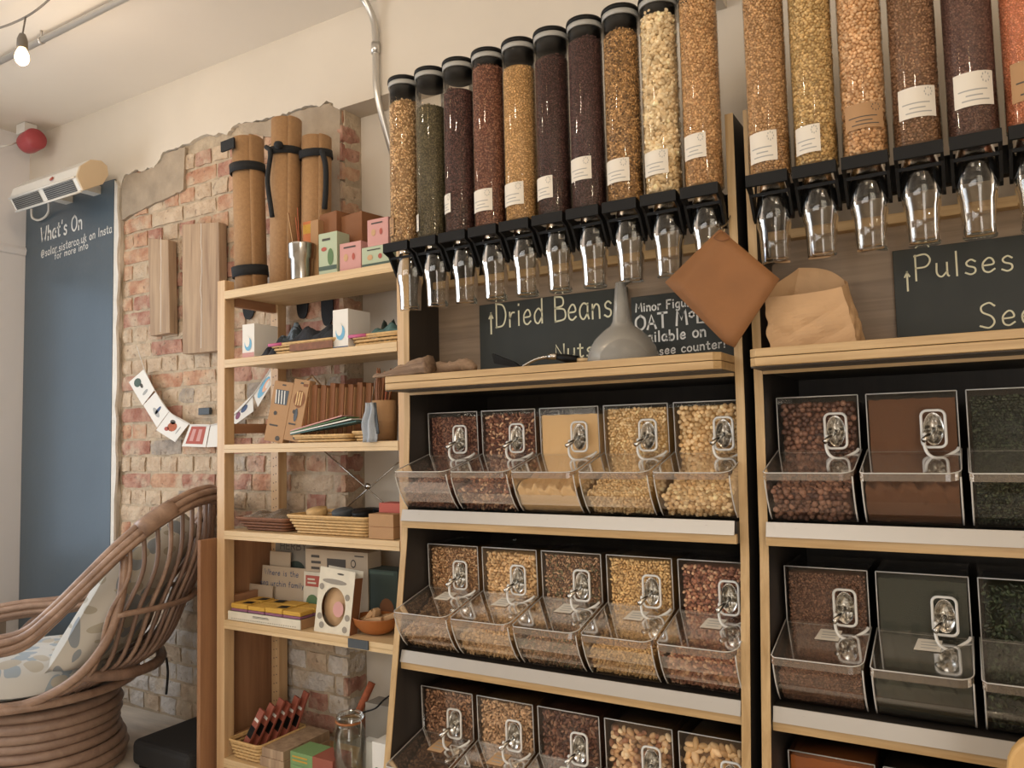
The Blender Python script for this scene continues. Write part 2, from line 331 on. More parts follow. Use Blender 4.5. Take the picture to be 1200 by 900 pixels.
# ragged edge where the plaster was hacked off the brick, measured on the wall plane
edge_px = [(141, 222), (143, 212), (147, 204), (153, 203), (158, 199), (165, 201), (173, 196), (180, 197), (186, 188), (191, 178), (200, 175), (209, 173), (216, 169), (224, 166),
           (234, 160), (243, 157), (250, 159), (258, 156), (266, 158), (271, 150), (280, 144), (292, 143), (305, 141), (316, 138), (328, 136), (338, 131), (350, 127), (358, 124), (368, 124),
           (376, 124), (383, 118), (390, 121), (396, 127), (401, 127)]
edge = [(at(x, y, 'y', YW)) for x, y in edge_px]; edge = [(p.x, p.z) for p in edge]; edge[0] = (-2.012, edge[0][1]); edge[-1] = (XC, ZSOF)
def densify(poly, amp):
    out = []
    for (a, b), (c, d) in zip(poly, poly[1:]):
        for k in range(3):
            t = k / 3; out.append((a + (c - a) * t + (random.uniform(-amp, amp) if k else 0), b + (d - b) * t + (random.uniform(-amp, amp) if k else 0)))
    return out + [poly[-1]]
edge_d = densify(edge, .006)
left_rag = [(-2.012 + random.uniform(-.012, .010), z) for z in np.linspace(.0, edge[0][1] - .03, 46)]
wb = struct('wall_back', MB().prism([(XL, 0), (-2.02, 0)] + left_rag + edge_d + [(XC, ZC), (XL, ZC)], 'y', YW, -.0935), 'plaster')
struct('wall_back_core', MB().box(XL, XC, -.093, .2, 0, ZC), 'mortar', wb)
struct('lintel', MB().box(XC, XE, YW, .2, ZSOF, ZC), 'plaster', wb)
struct('wall_alcove', MB().box(XC - .01, XR, 0, .2, 0, ZC), 'plaster')
mb = MB(); wy0, wy1, wz0, wz1 = -3.62, -.30, .55, 2.15
mb.box(XL - .2, XL, wy1, .2, 0, ZC).box(XL - .2, XL, YF, wy0, 0, ZC).box(XL - .2, XL, wy0, wy1, 0, wz0).box(XL - .2, XL, wy0, wy1, wz1, ZC)
struct('wall_left', mb, 'left_paint')
w = struct('window_1', MB().box(XL - .12, XL - .06, wy0, wy0 + .05, wz0, wz1).box(XL - .12, XL - .06, wy1 - .05, wy1, wz0, wz1).box(XL - .12, XL - .06, wy0, wy1, wz0, wz0 + .05)
           .box(XL - .12, XL - .06, wy0, wy1, wz1 - .05, wz1).box(XL - .12, XL - .06, -2.05, -1.99, wz0, wz1), 'frame_white')
MB().box(XL - .095, XL - .09, wy0 + .05, wy1 - .05, wz0 + .05, wz1 - .05).build('pane', 'acrylic', w)
mb = MB(); fx0, fx1, fz0, fz1 = -2.45, 1.25, 2.07, 2.73
mb.box(XL, fx0, YF - .2, YF, 0, ZC).box(fx1, 1.9, YF - .2, YF, 0, ZC).box(3.1, XR, YF - .2, YF, 0, ZC).box(1.9, 3.1, YF - .2, YF, 2.15, ZC).box(fx0, fx1, YF - .2, YF, 0, fz0).box(fx0, fx1, YF - .2, YF, fz1, ZC)
struct('wall_front', mb, 'plaster')
w = struct('added_window', MB().box(fx0, fx0 + .05, YF - .12, YF - .06, fz0, fz1).box(fx1 - .05, fx1, YF - .12, YF - .06, fz0, fz1).box(fx0, fx1, YF - .12, YF - .06, fz0, fz0 + .05).box(fx0, fx1, YF - .12, YF - .06, fz1 - .05, fz1), 'frame_white')  # unseen window frame, added around the high fill lamp
MB().box(fx0 + .05, fx1 - .05, YF - .095, YF - .09, fz0 + .05, fz1 - .05).build('pane', 'acrylic', w)
d = struct('added_door', MB().box(1.9, 2.0, YF - .12, YF - .06, 0, 2.15).box(3.0, 3.1, YF - .12, YF - .06, 0, 2.15).box(2.0, 3.0, YF - .12, YF - .06, 0, .18).box(2.0, 3.0, YF - .12, YF - .06, 2.05, 2.15), 'frame_white')  # unseen glazed door, added around the low fill lamp
MB().box(2.0, 3.0, YF - .095, YF - .09, .18, 2.05).build('pane', 'acrylic', d)
struct('wall_right', MB().box(XR, XR + .2, YF, .2, 0, ZC), 'plaster')
struct('trim_1', MB().prism([(XL, 2.205), (XL + .012, 2.21), (XL + .02, 2.235), (XL + .012, 2.25), (XL, 2.255)], 'y', -.298, -.129), 'left_paint')
# white plaster jamb beside the blue board
jag = [(-2.034, 0)] + [(-2.004 + random.uniform(-.009, .009), z) for z in np.linspace(0, 2.44, 40)] + [(-2.034, 2.47)]
struct('trim_2', MB().prism(jag, 'y', YW - .012, YW), 'plaster_white')
# cement patches left on the brick
def patch(px, amp, y0=-.110):
    pts = [at(x, y, 'y', YW) for x, y in px]; poly = densify([(p.x, p.z) for p in pts] + [(pts[0].x, pts[0].z)], amp)[:-1]
    MB().prism(poly, 'y', y0, -.086).build('cement_patch', 'cement', wb)
patch([(142, 216), (147, 206), (158, 202), (173, 199), (186, 191), (192, 180), (208, 175), (216, 172), (215, 198), (214, 222), (203, 228), (190, 234), (176, 240), (160, 248), (148, 254), (142, 258)], .005)
patch([(275, 146), (305, 143), (328, 138), (350, 129), (368, 126), (384, 121), (398, 128), (398, 330), (380, 330), (372, 300), (370, 210), (350, 180), (322, 160), (290, 156)], .006)
# bricks, English bond: each its own piece; twelve shared shapes
def brick_mesh(w, h, d, i):
    bm = bmesh.new(); nx, nz = (5, 3) if w > .15 else (3, 3)
    rnd = random.Random(i * 37 + int(w * 1000)); vs = {}
    for face in (0, 1):
        for a in range(nx + 1):
            for c in range(nz + 1):
                e = a in (0, nx) or c in (0, nz); y = (0 if face == 0 else d)
                if face == 0: y += rnd.uniform(0, .005) + (.003 if e else 0) + (.003 if (a in (0, nx) and c in (0, nz)) else 0)
                x = -w / 2 + w * a / nx; z = -h / 2 + h * c / nz
                if e: x += rnd.uniform(-.0035, .0035); z += rnd.uniform(-.003, .003)
                vs[face, a, c] = bm.verts.new((x, y, z))
    for a in range(nx):
        for c in range(nz): bm.faces.new([vs[0, a, c], vs[0, a + 1, c], vs[0, a + 1, c + 1], vs[0, a, c + 1]])
    for a in range(nx):
        bm.faces.new([vs[0, a + 1, 0], vs[0, a, 0], vs[1, a, 0], vs[1, a + 1, 0]]); bm.faces.new([vs[0, a, nz], vs[0, a + 1, nz], vs[1, a + 1, nz], vs[1, a, nz]])
    for c in range(nz):
        bm.faces.new([vs[0, 0, c], vs[0, 0, c + 1], vs[1, 0, c + 1], vs[1, 0, c]]); bm.faces.new([vs[0, nx, c + 1], vs[0, nx, c], vs[1, nx, c], vs[1, nx, c + 1]])
    bmesh.ops.recalc_face_normals(bm, faces=bm.faces)
    me = bpy.data.meshes.new('brick'); bm.to_mesh(me); bm.free(); me.materials.append(MATS['brick_red']); return me
SHAPES = {k: [brick_mesh(wd, .064, .03, i) for i in range(6)] for k, wd in (('s', .213), ('h', .100), ('q', .06))}
rb = random.Random(3)
def put_brick(kind, x, z, y, rz=0, sx=1, course=0):
    me = rb.choice(SHAPES[kind]); o = bpy.data.objects.new('brick', me); o.location = (x, y + rb.uniform(-.003, .004), z); o.rotation_euler = (0, 0, rz); o.scale = (sx, 1, 1)
    link(o, wb); o.material_slots[0].link = 'OBJECT'
    t = rb.random()
    if z < .62: c = 'brick_white' if t < .72 else 'brick_pale' if t < .9 else 'brick_red'
    elif z > 1.95: c = 'brick_orange' if t < .55 else 'brick_pale' if t < .85 else 'brick_red'
    elif course % 2: c = 'brick_red' if t < .55 else 'brick_orange' if t < .72 else 'brick_grey' if t < .84 else 'brick_pale'
    else: c = 'brick_pale' if t < .62 else 'brick_orange' if t < .82 else 'brick_grey' if t < .9 else 'brick_red'
    o.material_slots[0].material = MATS[c]
def z_edge(x):
    for (a, b), (c, d) in zip(edge, edge[1:]):
        if a <= x <= c: return b + (d - b) * (x - a) / max(1e-6, c - a)
    return edge[0][1]
nb = 0
for cse in range(33):
    z = .012 + .0755 * cse + .034
    st = cse % 2 == 1; step = .225 if st else .112; x = -2.005 + (0 if st else -.0) + step / 2 - (0 if st else .03)
    while x < XC + step * .3:
        xl, xr = max(x - step / 2, -2.002), min(x + step / 2, XC - .002); wv = xr - xl - .012; xc = (xl + xr) / 2
        if wv > .03 and z + .02 < min(z_edge(xc - step * .4), z_edge(xc + step * .4)):
            k = 's' if wv > .15 else 'h' if wv > .075 else 'q'; nat = {'s': .213, 'h': .100, 'q': .06}[k]
            put_brick(k, xc, z, -.104, 0, wv / nat, cse); nb += 1
        x += step
    if z < 2.44:      # return of the pier
        k = 'h'; put_brick(k, XC + .006, z, (YW + 0) / 2 - .002, math.radians(90), .98, cse + 1)
# ------------------------------------------------------------------ chalk lettering: single-stroke hand, cap height 10, x-height 6
FONT = {
 'A': (7, ['0,0 3.5,10 7,0', '1.3,3.6 5.7,3.6']), 'B': (6.5, ['0.5,0 .5,10', '~.5,10 5,9.4 5.2,6.4 .5,5.4 6,4.6 6.3,1 .5,0']), 'D': (7, ['.6,0 .6,10', '~.2,10 5,9 6.8,5 5,.8 .2,0']),
 'E': (6, ['6,10 .5,10 .5,0 6,0', '.5,5 5,5']), 'F': (6, ['.8,0 .8,10', '.5,10 6,10', '.8,5.4 4.6,5.4']), 'H': (7, ['.5,0 .5,10', '6.5,0 6.5,10', '.5,5 6.5,5']), 'I': (3, ['1.5,0 1.5,10']),
 'K': (6.5, ['.5,0 .5,10', '6,10 .6,4.6', '2.4,6 6.4,0']), 'L': (5.5, ['.5,10 .5,0 5.5,0']), 'M': (8.5, ['.3,0 1.2,10 4.2,3.5 7.2,10 8.2,0']), 'N': (7, ['.5,0 .5,10 6.5,0 6.5,10']),
 'O': (8, ['~4,10 .6,7.5 .6,2.5 4,0 7.4,2.5 7.4,7.5 4.3,10']), 'P': (6.5, ['.6,-.5 .6,10', '~.2,9.6 4.5,10 6.2,7.6 4.6,5 .6,4.6']), 'R': (6.5, ['.5,0 .5,10', '~.5,10 5.5,9.4 5.5,6 .5,5', '2.4,5 6.3,0']),
 'S': (6.5, ['~6,8.8 4,10.2 1.2,9 1.4,6.6 4.6,4.6 5.6,2 3.6,0 .3,1']), 'T': (7, ['3.5,0 3.5,10', '0,10 7,10']), 'W': (9, ['0,10 2,0 4.5,7 6.8,0 9,10']), 'Y': (6.5, ['0,10 3.2,5 6.5,10', '3.2,5 3.2,0']),
 'a': (5.6, ['~5,5.4 2.6,6.2 .5,4.2 .7,1.2 2.6,0 5,2.4', '~5,6 4.9,2 5.6,0']), 'b': (5.6, ['.6,10 .6,0', '~.6,3.6 2.8,6 5.2,4 4.6,.8 2.4,-.1 .6,1.6']), 'c': (4.8, ['~4.6,5 2.8,6.1 .6,4.2 .8,1.2 2.8,0 4.8,1']),
 'd': (5.8, ['~5,4.6 3,6.1 .6,4 .8,1 2.8,0 5,2.4', '5.2,10 5.2,0']), 'e': (5.2, ['~.6,3 4.6,3.4 4.2,5.6 2.6,6.1 .6,4 .8,1 2.8,0 5,1.2']), 'f': (4.2, ['~4,9.6 2.4,10 1.6,8.4 1.6,0', '0,6 3.6,6']),
 'g': (5.6, ['~5,5.2 2.8,6.2 .6,4.2 .9,1.2 2.8,.2 5,2.6', '~5,6 5,-1.4 3,-3.2 .8,-2.4']), 'h': (5.4, ['.6,10 .6,0', '~.6,3.4 2.6,5.9 4.6,4.8 4.9,0']), 'i': (2, ['1,6 1,0', '1,8.4 1.05,8.9']), 'k': (5, ['.6,10 .6,0', '4.4,6 .7,2.6', '2,3.6 4.8,0']),
 'l': (2, ['1,10 1,0']), 'm': (8, ['.6,6 .6,0', '~.6,3.8 2.2,5.9 4,4.8 4.2,0', '~4.2,3.8 5.8,5.9 7.4,4.8 7.6,0']), 'n': (5.4, ['.6,6 .6,0', '~.6,3.6 2.6,5.9 4.6,4.8 4.9,0']), 'o': (5.4, ['~2.7,6 .5,4.4 .6,1.4 2.8,0 4.9,1.6 4.8,4.6 2.8,6']),
 'p': (5.4, ['.6,6 .6,-3.4', '~.6,3.8 2.8,6 5,4 4.4,.8 2.4,0 .6,1.4']), 'r': (4, ['.8,6 .8,0', '~.8,3.4 2.2,5.6 3.8,5.8']), 's': (4.6, ['~4.2,5.2 2.6,6.1 .9,5 1.4,3.6 3.8,2.6 4,.9 2.4,0 .4,.8']), 't': (4.4, ['~2,9 2,1.4 3,0 4.2,.6', '.2,6.2 4,6.2']),
 'u': (5.4, ['~.6,6 .6,1.6 2.4,0 4.6,2', '~4.8,6 4.8,1 5.4,0']), 'v': (5, ['.3,6 2.5,0 4.8,6']), 'y': (5, ['.4,6 2.6,1', '4.8,6 1.4,-3']), 'w': (7, ['.3,6 2,0 3.6,5 5.2,0 6.8,6']),
 "'": (1.6, ['1,10 .7,8']), '.': (1.8, ['.8,0 1,.5']), ',': (1.8, ['1,.6 .4,-1.6']), '!': (2, ['1,10 1,3', '1,.3 1,.8']), '*': (4, ['2,4.8 2,8.4', '.4,5.6 3.6,7.6', '.4,7.6 3.6,5.6']), '?': (4.6, ['~.4,8.4 2.2,10 4.2,8.4 2.4,5.4 2.2,3', '2.2,.3 2.2,.8']),
 '@': (9, ['~6,5.6 4,6.4 2.8,4 3.8,2.2 5.8,4 6.2,6 6.2,3 7.8,3 8.2,6.4 5,9 1.4,7 .8,3 3.6,-.6 7,0']), '^': (4, ['2,0 2,10', '.2,7.4 2,10 3.8,7.4']), ' ': (3.6, []),
}
def strokes(text):
    x = 0; out = []; rl = random.Random(len(text) * 13 + ord(text[0]))
    for ch in text:
        w, ss = FONT[ch]; dy = rl.uniform(-.25, .25); sc = rl.uniform(.96, 1.05)
        for q in ss:
            sm = q.startswith('~'); pts = [tuple(float(a) for a in r.split(',')) for r in q.lstrip('~').split()]
            pts = [(x + a * sc, b * sc + dy, 0) for a, b in pts]
            out.append([tuple(v)[:2] for v in (catmull(pts, 5) if sm else pts)])
        x += w + 1.9
    return out, x - 1.9
def ribbon(mb, pts, w, place):
    pts = [Vector((a[0], a[1])) for a in pts]; L_, R_ = [], []
    for i, q in enumerate(pts):
        d = pts[min(i + 1, len(pts) - 1)] - pts[max(i - 1, 0)]; d = d.normalized() if d.length else Vector((1, 0)); n = Vector((-d.y, d.x)) * w / 2
        e = d * (w * .35) * (-1 if i == 0 else 1 if i == len(pts) - 1 else 0); L_.append(q + n + e); R_.append(q - n + e)
    vs = [place(q.x, q.y) for q in L_ + R_]; k = len(pts); mb.add(vs, [(i, i + 1, k + i + 1, k + i) for i in range(k - 1)])
def lettering(parent, text, p0, p1, cap_px, y, m='chalk', weight=.11, inv=None, name='lettering'):
    "chalk line whose baseline runs between two measured points on the board plane y"
    a, b = at(*p0, 'y', y), at(*p1, 'y', y); c = at(p0[0], p0[1] - cap_px, 'y', y); h = (c - a).z; ss, wd = strokes(text); L_ = (b - a).length
    ux = (b - a).normalized(); mb = MB(); sx, sy = L_ / wd, h / 10
    def place(u, v):
        q = a + ux * u + Vector((0, 0, 1)) * v; q = Vector((q.x, y, q.z)); return inv @ q if inv is not None else q
    for s in ss: ribbon(mb, [(u * sx, v * sy) for u, v in s], h * weight, place)
    return mb.build(name, m, parent, fix=False)
def flat(parent, pts, m, name='print'):
    mb = MB(); mb.add(pts, [tuple(range(len(pts)))]); return mb.build(name, m, parent, fix=False)
def text_on(parent, text, org, ux, uz, width, cap, m='ink', weight=.12, name='lettering'):
    org, ux, uz = Vector(org), Vector(ux), Vector(uz); ss, wd = strokes(text); mb = MB()
    for s in ss: ribbon(mb, [(u * width / wd, v * cap / 10) for u, v in s], cap * weight, lambda u, v: org + ux * u + uz * v)
    return mb.build(name, m, parent, fix=False)
# ------------------------------------------------------------------ bulk food units
def unit(x0, x1, label):
    t = thing('bulk_food_unit', label, 'shelving unit', (x0, 0, 0), 0, 'bulk food shelving units'); W = x1 - x0
    prof = [(-.006, 0), (-.006, 1.965), (-.447, 1.965), (-.455, 1.25), (-.475, .90), (-.545, .43), (-.60, .08), (-.60, 0)]
    for s, e in ((-.020, 0), (W, W + .020)):
        p = MB().prism(prof, 'x', s + .0005, e - .0005).build('side_panel', 'dark_laminate', t)
        fr = [q for q in prof if q[0] < -.1]; mbe = MB()
        mbe.add([(xx, y, z) for y, z in fr for xx in (s, e)] + [(xx, y - .003, z) for y, z in fr for xx in (s, e)], [])
        k = len(fr); F = []
        for i in range(k - 1):
            a = 2 * i; F += [(2 * k + a, 2 * k + a + 1, 2 * k + a + 3, 2 * k + a + 2), (a, 2 * k + a, 2 * k + a + 2, a + 2), (a + 1, a + 3, 2 * k + a + 3, 2 * k + a + 1)]
        F += [(0, 1, 2 * k + 1, 2 * k)]
        for q in F: mbe.f.append(q); mbe.sm.append(False)
        mbe.build('edge_band', 'oak_z', p)
    for z0 in (1.3315, 1.3515):
        MB().prism([(.0, -.57), (.015, -.586), (W - .015, -.586), (W, -.57), (W, -.02), (0, -.02)], 'z', z0, z0 + .0185).build('worktop_board', 'oak_x', t, bevel=.0012)
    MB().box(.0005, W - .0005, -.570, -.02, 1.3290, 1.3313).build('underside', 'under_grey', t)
    MB().box(.002, W - .002, -.462, -.450, 1.3215, 1.3288).build('worktop_lip', 'oak_x', t)
    MB().box(.0005, W - .0005, -.30, -.288, 1.372, 1.664).build('back_panel', 'grey_panel', t)
    MB().box(.0005, W - .0005, -.33, -.28, 1.664, 1.688).build('cross_rail', 'oak_x', t, bevel=.0015)
    MB().box(.0005, W - .0005, -.375, -.345, 1.725, 1.79).build('mount_rail', 'black_plastic', t, bevel=.004)
    MB().box(.0005, W - .0005, -.016, -.006, .02, 1.33).build('rear_board', 'dark_laminate', t)
    for (zs, yf) in ((.982, -.500), (.580, -.512), (.170, -.575)):
        s = MB().box(.0005, W - .0005, yf + .008, -.018, zs - .052, zs - .002).build('shelf', 'dark_laminate', t)
        MB().box(.0005, W - .0005, yf - .004, yf + .0075, zs - .052, zs - .030).build('edge_band', 'oak_x', s, bevel=.001)
        r = MB().prism([(yf - .002, zs + .001), (yf + .001, zs + .001), (yf - .006, zs - .031), (yf - .011, zs - .031)], 'x', .003, W - .004).build('price_rail', 'rail_metal', t)
        mb = MB()
        for f in (.07, .5, .93): mb.lathe([(0, -.0022), (.002, -.002), (.0035, -.0008), (.004, 0)], 8, M=T(W * f, yf - .0058, zs - .014) @ rot('X', -80) @ rot('X', 180))
        mb.build('screw', 'steel', r)
    return t
UC = unit(0, .98, 'oak edged bulk food unit standing against the pine shelf, tubes above and nut bins below')
UR = unit(1.044, 2.024, 'oak edged bulk food unit carrying the Pulses board, dark bins below')
# ------------------------------------------------------------------ dispenser tubes
TAN = ['#b08a5a', '#c9a876', '#a07848', '#8a6a42']
tubes = [  # fill top, colours, core colour, grain spacing, size, aspect, subdivision, text
 (2.205, ['#c2a070', '#d2b488', '#a88456', '#8d6c44'], '#8d7048', .0062, .0030, (1.5, .9, .9), 1, 'tan barley flecked with brown'),
 (2.165, ['#5a5138', '#6b6042', '#4c452f', '#72684a'], '#4a432e', .0046, .0022, (1, 1, .9), 1, 'olive green mung beans'),
 (2.190, ['#4a2b26', '#5c3830', '#3a2220', '#684238'], '#382220', .0046, .0023, (1.3, .9, .9), 1, 'dark maroon grain'),
 (2.235, ['#74442f', '#8a5840', '#5f3828', '#96684e'], '#5c3828', .0048, .0023, (1.3, .9, .9), 1, 'reddish brown lentils'),
 (2.205, ['#b48e54', '#c4a066', '#a47f4a', '#cdaa72'], '#927044', .0046, .0022, (1.2, .9, .9), 1, 'golden yellow lentils'),
 (2.205, ['#452a26', '#54342e', '#38221f', '#5e3c34'], '#34201e', .0046, .0022, (1.2, .9, .9), 1, 'blackish purple grain'),
 (2.225, ['#4c302e', '#5a3a36', '#3c2725', '#664440'], '#3a2624', .0044, .0021, (1.1, .9, .9), 1, 'fine plum coloured seed'),
 (2.215, ['#b08850', '#c49c62', '#8a6638', '#9c7644', '#5f4426'], '#8a683c', .0054, .0028, (1.5, .8, .8), 1, 'golden grain speckled with brown'),
 (2.235, ['#cfb88e', '#dcc8a0', '#c0a67a'], '#8a7450', .0098, .0056, (1.5, .95, .85), 2, 'large cream butter beans'),
 (2.255, ['#b8905c', '#c8a26e', '#a67e4c', '#b48a58'], '#8a683e', .0064, .0034, (1.05, 1, 1), 1, 'small round tan soya beans'),
]
tubes_r = [
 (2.255, ['#b08858', '#c09a68', '#a07a4c'], '#84643c', .0064, .0034, (1.05, 1, 1), 1, 'round buff pulses'),
 (2.255, ['#b8985c', '#c8aa70', '#a88a50'], '#8a6c3e', .0070, .0038, (1.1, 1, .95), 1, 'yellowish dried peas'),
 (2.255, ['#c29868', '#d0aa7c', '#b48a5a'], '#90683c', .0082, .0045, (1.1, 1, .95), 1, 'peach coloured chickpeas'),
 (2.255, ['#8a6444', '#9c7654', '#785438'], '#684a30', .0062, .0032, (1.1, 1, .7), 1, 'mid brown lentils'),
 (2.255, ['#6a483c', '#7a5648', '#5a3c34'], '#523830', .0044, .0021, (1.2, .9, .9), 1, 'purplish brown grain'),
 (2.255, ['#c47a54', '#d08a62', '#b46c46'], '#a8663f', .0044, .0021, (1.1, 1, .7), 1, 'bright orange split lentils'),
 (2.255, ['#b8905c', '#c8a26e'], '#8a683e', .0064, .0034, (1.05, 1, 1), 1, 'buff beans at the shelf end'),
]
YT = -.49
def dispenser_proto():
    P = {}
    P['tube'] = MB().lathe([(.0462, 1.775), (.0462, 2.262)], 40).lathe([(.0473, 1.775), (.0473, 1.868)], 40).mesh('tube', 'tube_clear')
    P['lid'] = MB().lathe([(0, 2.284), (.042, 2.284), (.0485, 2.282), (.0497, 2.277), (.0497, 2.270), (.0, 2.270)], 40).lathe([(.0425, 2.256), (.0425, 2.232), (0, 2.232)], 32).mesh('lid', 'black_plastic')
    P['seal_ring'] = MB().lathe([(.0467, 2.2695), (.0480, 2.269), (.0480, 2.257), (.0464, 2.256), (.0425, 2.256), (.0425, 2.2695)], 40).mesh('seal_ring', 'grey_ring')
    arm = [(-.055, 1.772), (-.030, 1.768), (.005, 1.735), (.022, 1.690), (.018, 1.676), (.004, 1.682), (-.030, 1.735), (-.055, 1.745)]
    mb = MB().box(-.045, .045, -.055, -.046, 1.745, 1.772)
    for x in (-.045, .040): mb.prism(arm, 'x', x, x + .006)
    mb.box(-.041, .041, -.026, -.020, 1.728, 1.735)
    P['lever'] = mb.mesh('lever', 'black_plastic')
    mb = MB().lathe([(.024, 1.775), (.034, 1.765), (.0375, 1.735), (.0395, 1.705), (.0405, 1.680), (.0385, 1.664), (.0350, 1.650), (.0330, 1.615), (.0318, 1.580), (.0305, 1.575), (0, 1.575)], 32, (0, .018, 0))
    mb.lathe([(.022, 1.773), (.0325, 1.763), (.0360, 1.735), (.038, 1.705), (.0388, 1.681), (.0368, 1.665), (.0332, 1.650), (.0312, 1.615), (.0300, 1.588), (.0288, 1.584), (0, 1.584)], 32, (0, .018, 0))
    P['spout'] = mb.mesh('spout', 'glass')
    P['neck'] = MB().box(-.030, .030, .03, .115, 1.757, 1.7745).mesh('neck', 'black_plastic')
    return P
DP = dispenser_proto()
def dispenser(x, spec, k, labels, where):
    top, cols, core, sp, size, asp, sub, what = spec
    t = thing('gravity_dispenser', 'clear dispenser tube of ' + what + ', ' + where, 'dispenser', (x, YT, 0), 0, 'gravity dispensers above the worktop')
    for n in ('tube', 'lid', 'seal_ring', 'lever', 'spout', 'neck'):
        link(bpy.data.objects.new(n, DP[n]), t)
    for z0, h, a, wd, old in labels:
        r = .0484; n = 6; a0, a1 = math.radians(a - wd / 2), math.radians(a + wd / 2)
        lb = MB().grid(lambda u, v: (r * math.cos(a0 + (a1 - a0) * u), r * math.sin(a0 + (a1 - a0) * u), z0 + h * v), 8, 1).build('paper_label', 'kraft' if old else 'paper_label', t, fix=False)
        mb = MB(); r2 = r + .0004
        for q, (u0, u1, v) in enumerate(((.12, .82, .46), (.3, .7, .30), (.2, .86, .16))):
            mb.grid(lambda u, v2: (r2 * math.cos(a0 + (a1 - a0) * (u0 + (u1 - u0) * u)), r2 * math.sin(a0 + (a1 - a0) * (u0 + (u1 - u0) * u)), z0 + h * (v - .02 + .04 * v2)), 5, 1)
        for q in range(8):
            an = q * math.pi / 4; cu, cv = .78 + .10 * math.cos(an), .80 + .13 * math.sin(an)
            aa = a0 + (a1 - a0) * cu; mb.grid(lambda u, v2: (r2 * math.cos(aa + .04 * u), r2 * math.sin(aa + .04 * u), z0 + h * (cv - .03 + .06 * v2)), 1, 1)
        mb.build('print', 'grey_ring' if not old else 'ink', lb, fix=False)
    # the contents
    R = .0454 - size * .95; zb = 1.777; a0, a1 = math.radians(150), math.radians(390)
    u, v = jgrid(R * (a1 - a0), top - zb, sp); an = a0 + u / R; rr = R - RNG.uniform(0, size * .5, len(u))
    P = [np.c_[x + rr * np.cos(an), YT + rr * np.sin(an), zb + .003 + v * .985]]
    u2, v2 = jgrid(2 * R, 2 * R, sp); u2 -= R; v2 -= R; k2 = u2 ** 2 + v2 ** 2 < (R * .97) ** 2
    P.append(np.c_[x + u2[k2], YT + v2[k2], top + RNG.uniform(-.002, .002, k2.sum()) + .004 * np.sin(u2[k2] * 60 + k)])
    gr = grains(np.concatenate(P), size, asp, cols, sub)
    cr = tri_part(MB().lathe([(0, zb), (R - size * .3, zb), (R - size * .3, top), (0, top)], 28, (x, YT, 0)), core)
    o = link(bpy.data.objects.new('dried_pulses', stuff_mesh('dried_pulses', [gr, cr], 'grain')))
    tag(o, what + ' filling a dispenser tube ' + where, 'dry food', 'dry food in the dispenser tubes', 'stuff')
XT = [.022 + .1015 * k for k in range(10)]
order = ['beside the pine shelf', 'second from the pine shelf', 'third from the pine shelf', 'over the edge of the Dried Beans board', 'over the word Dried', 'between the golden and plum tubes', 'over the word Beans', 'beside the butter beans', 'between the speckled grain and soya', 'above the folded paper bags']
lab = [[(1.795, .055, 235, 50, 1)], [(1.795, .05, 225, 42, 0)], [(1.83, .055, 240, 50, 0)], [(1.815, .062, 265, 82, 0)], [(1.815, .062, 262, 84, 0)], [(1.815, .06, 255, 70, 0)], [(1.845, .06, 262, 80, 0)], [(1.82, .06, 262, 84, 0)], [(1.82, .06, 262, 82, 0)], [(1.84, .06, 258, 72, 0)]]
for k in range(10): dispenser(XT[k], tubes[k], k, lab[k], order[k])
order_r = ['above the crumpled bag', 'second along from the crumpled bag', 'with a brown old label', 'over the Pulses arrow', 'over the word Pulses', 'beside the plum coloured one', 'beside the orange lentils']
lab_r = [[(1.80, .07, 262, 80, 0)], [(1.80, .062, 255, 70, 0)], [(1.83, .055, 275, 100, 1)], [(1.83, .065, 275, 90, 0)], [(1.83, .07, 275, 90, 0)], [(1.82, .08, 275, 100, 1)], []]
XTR = [1.090 + .1015 * k for k in range(7)]
for k in range(7): dispenser(XTR[k], tubes_r[k], k + 20, lab_r[k], order_r[k])
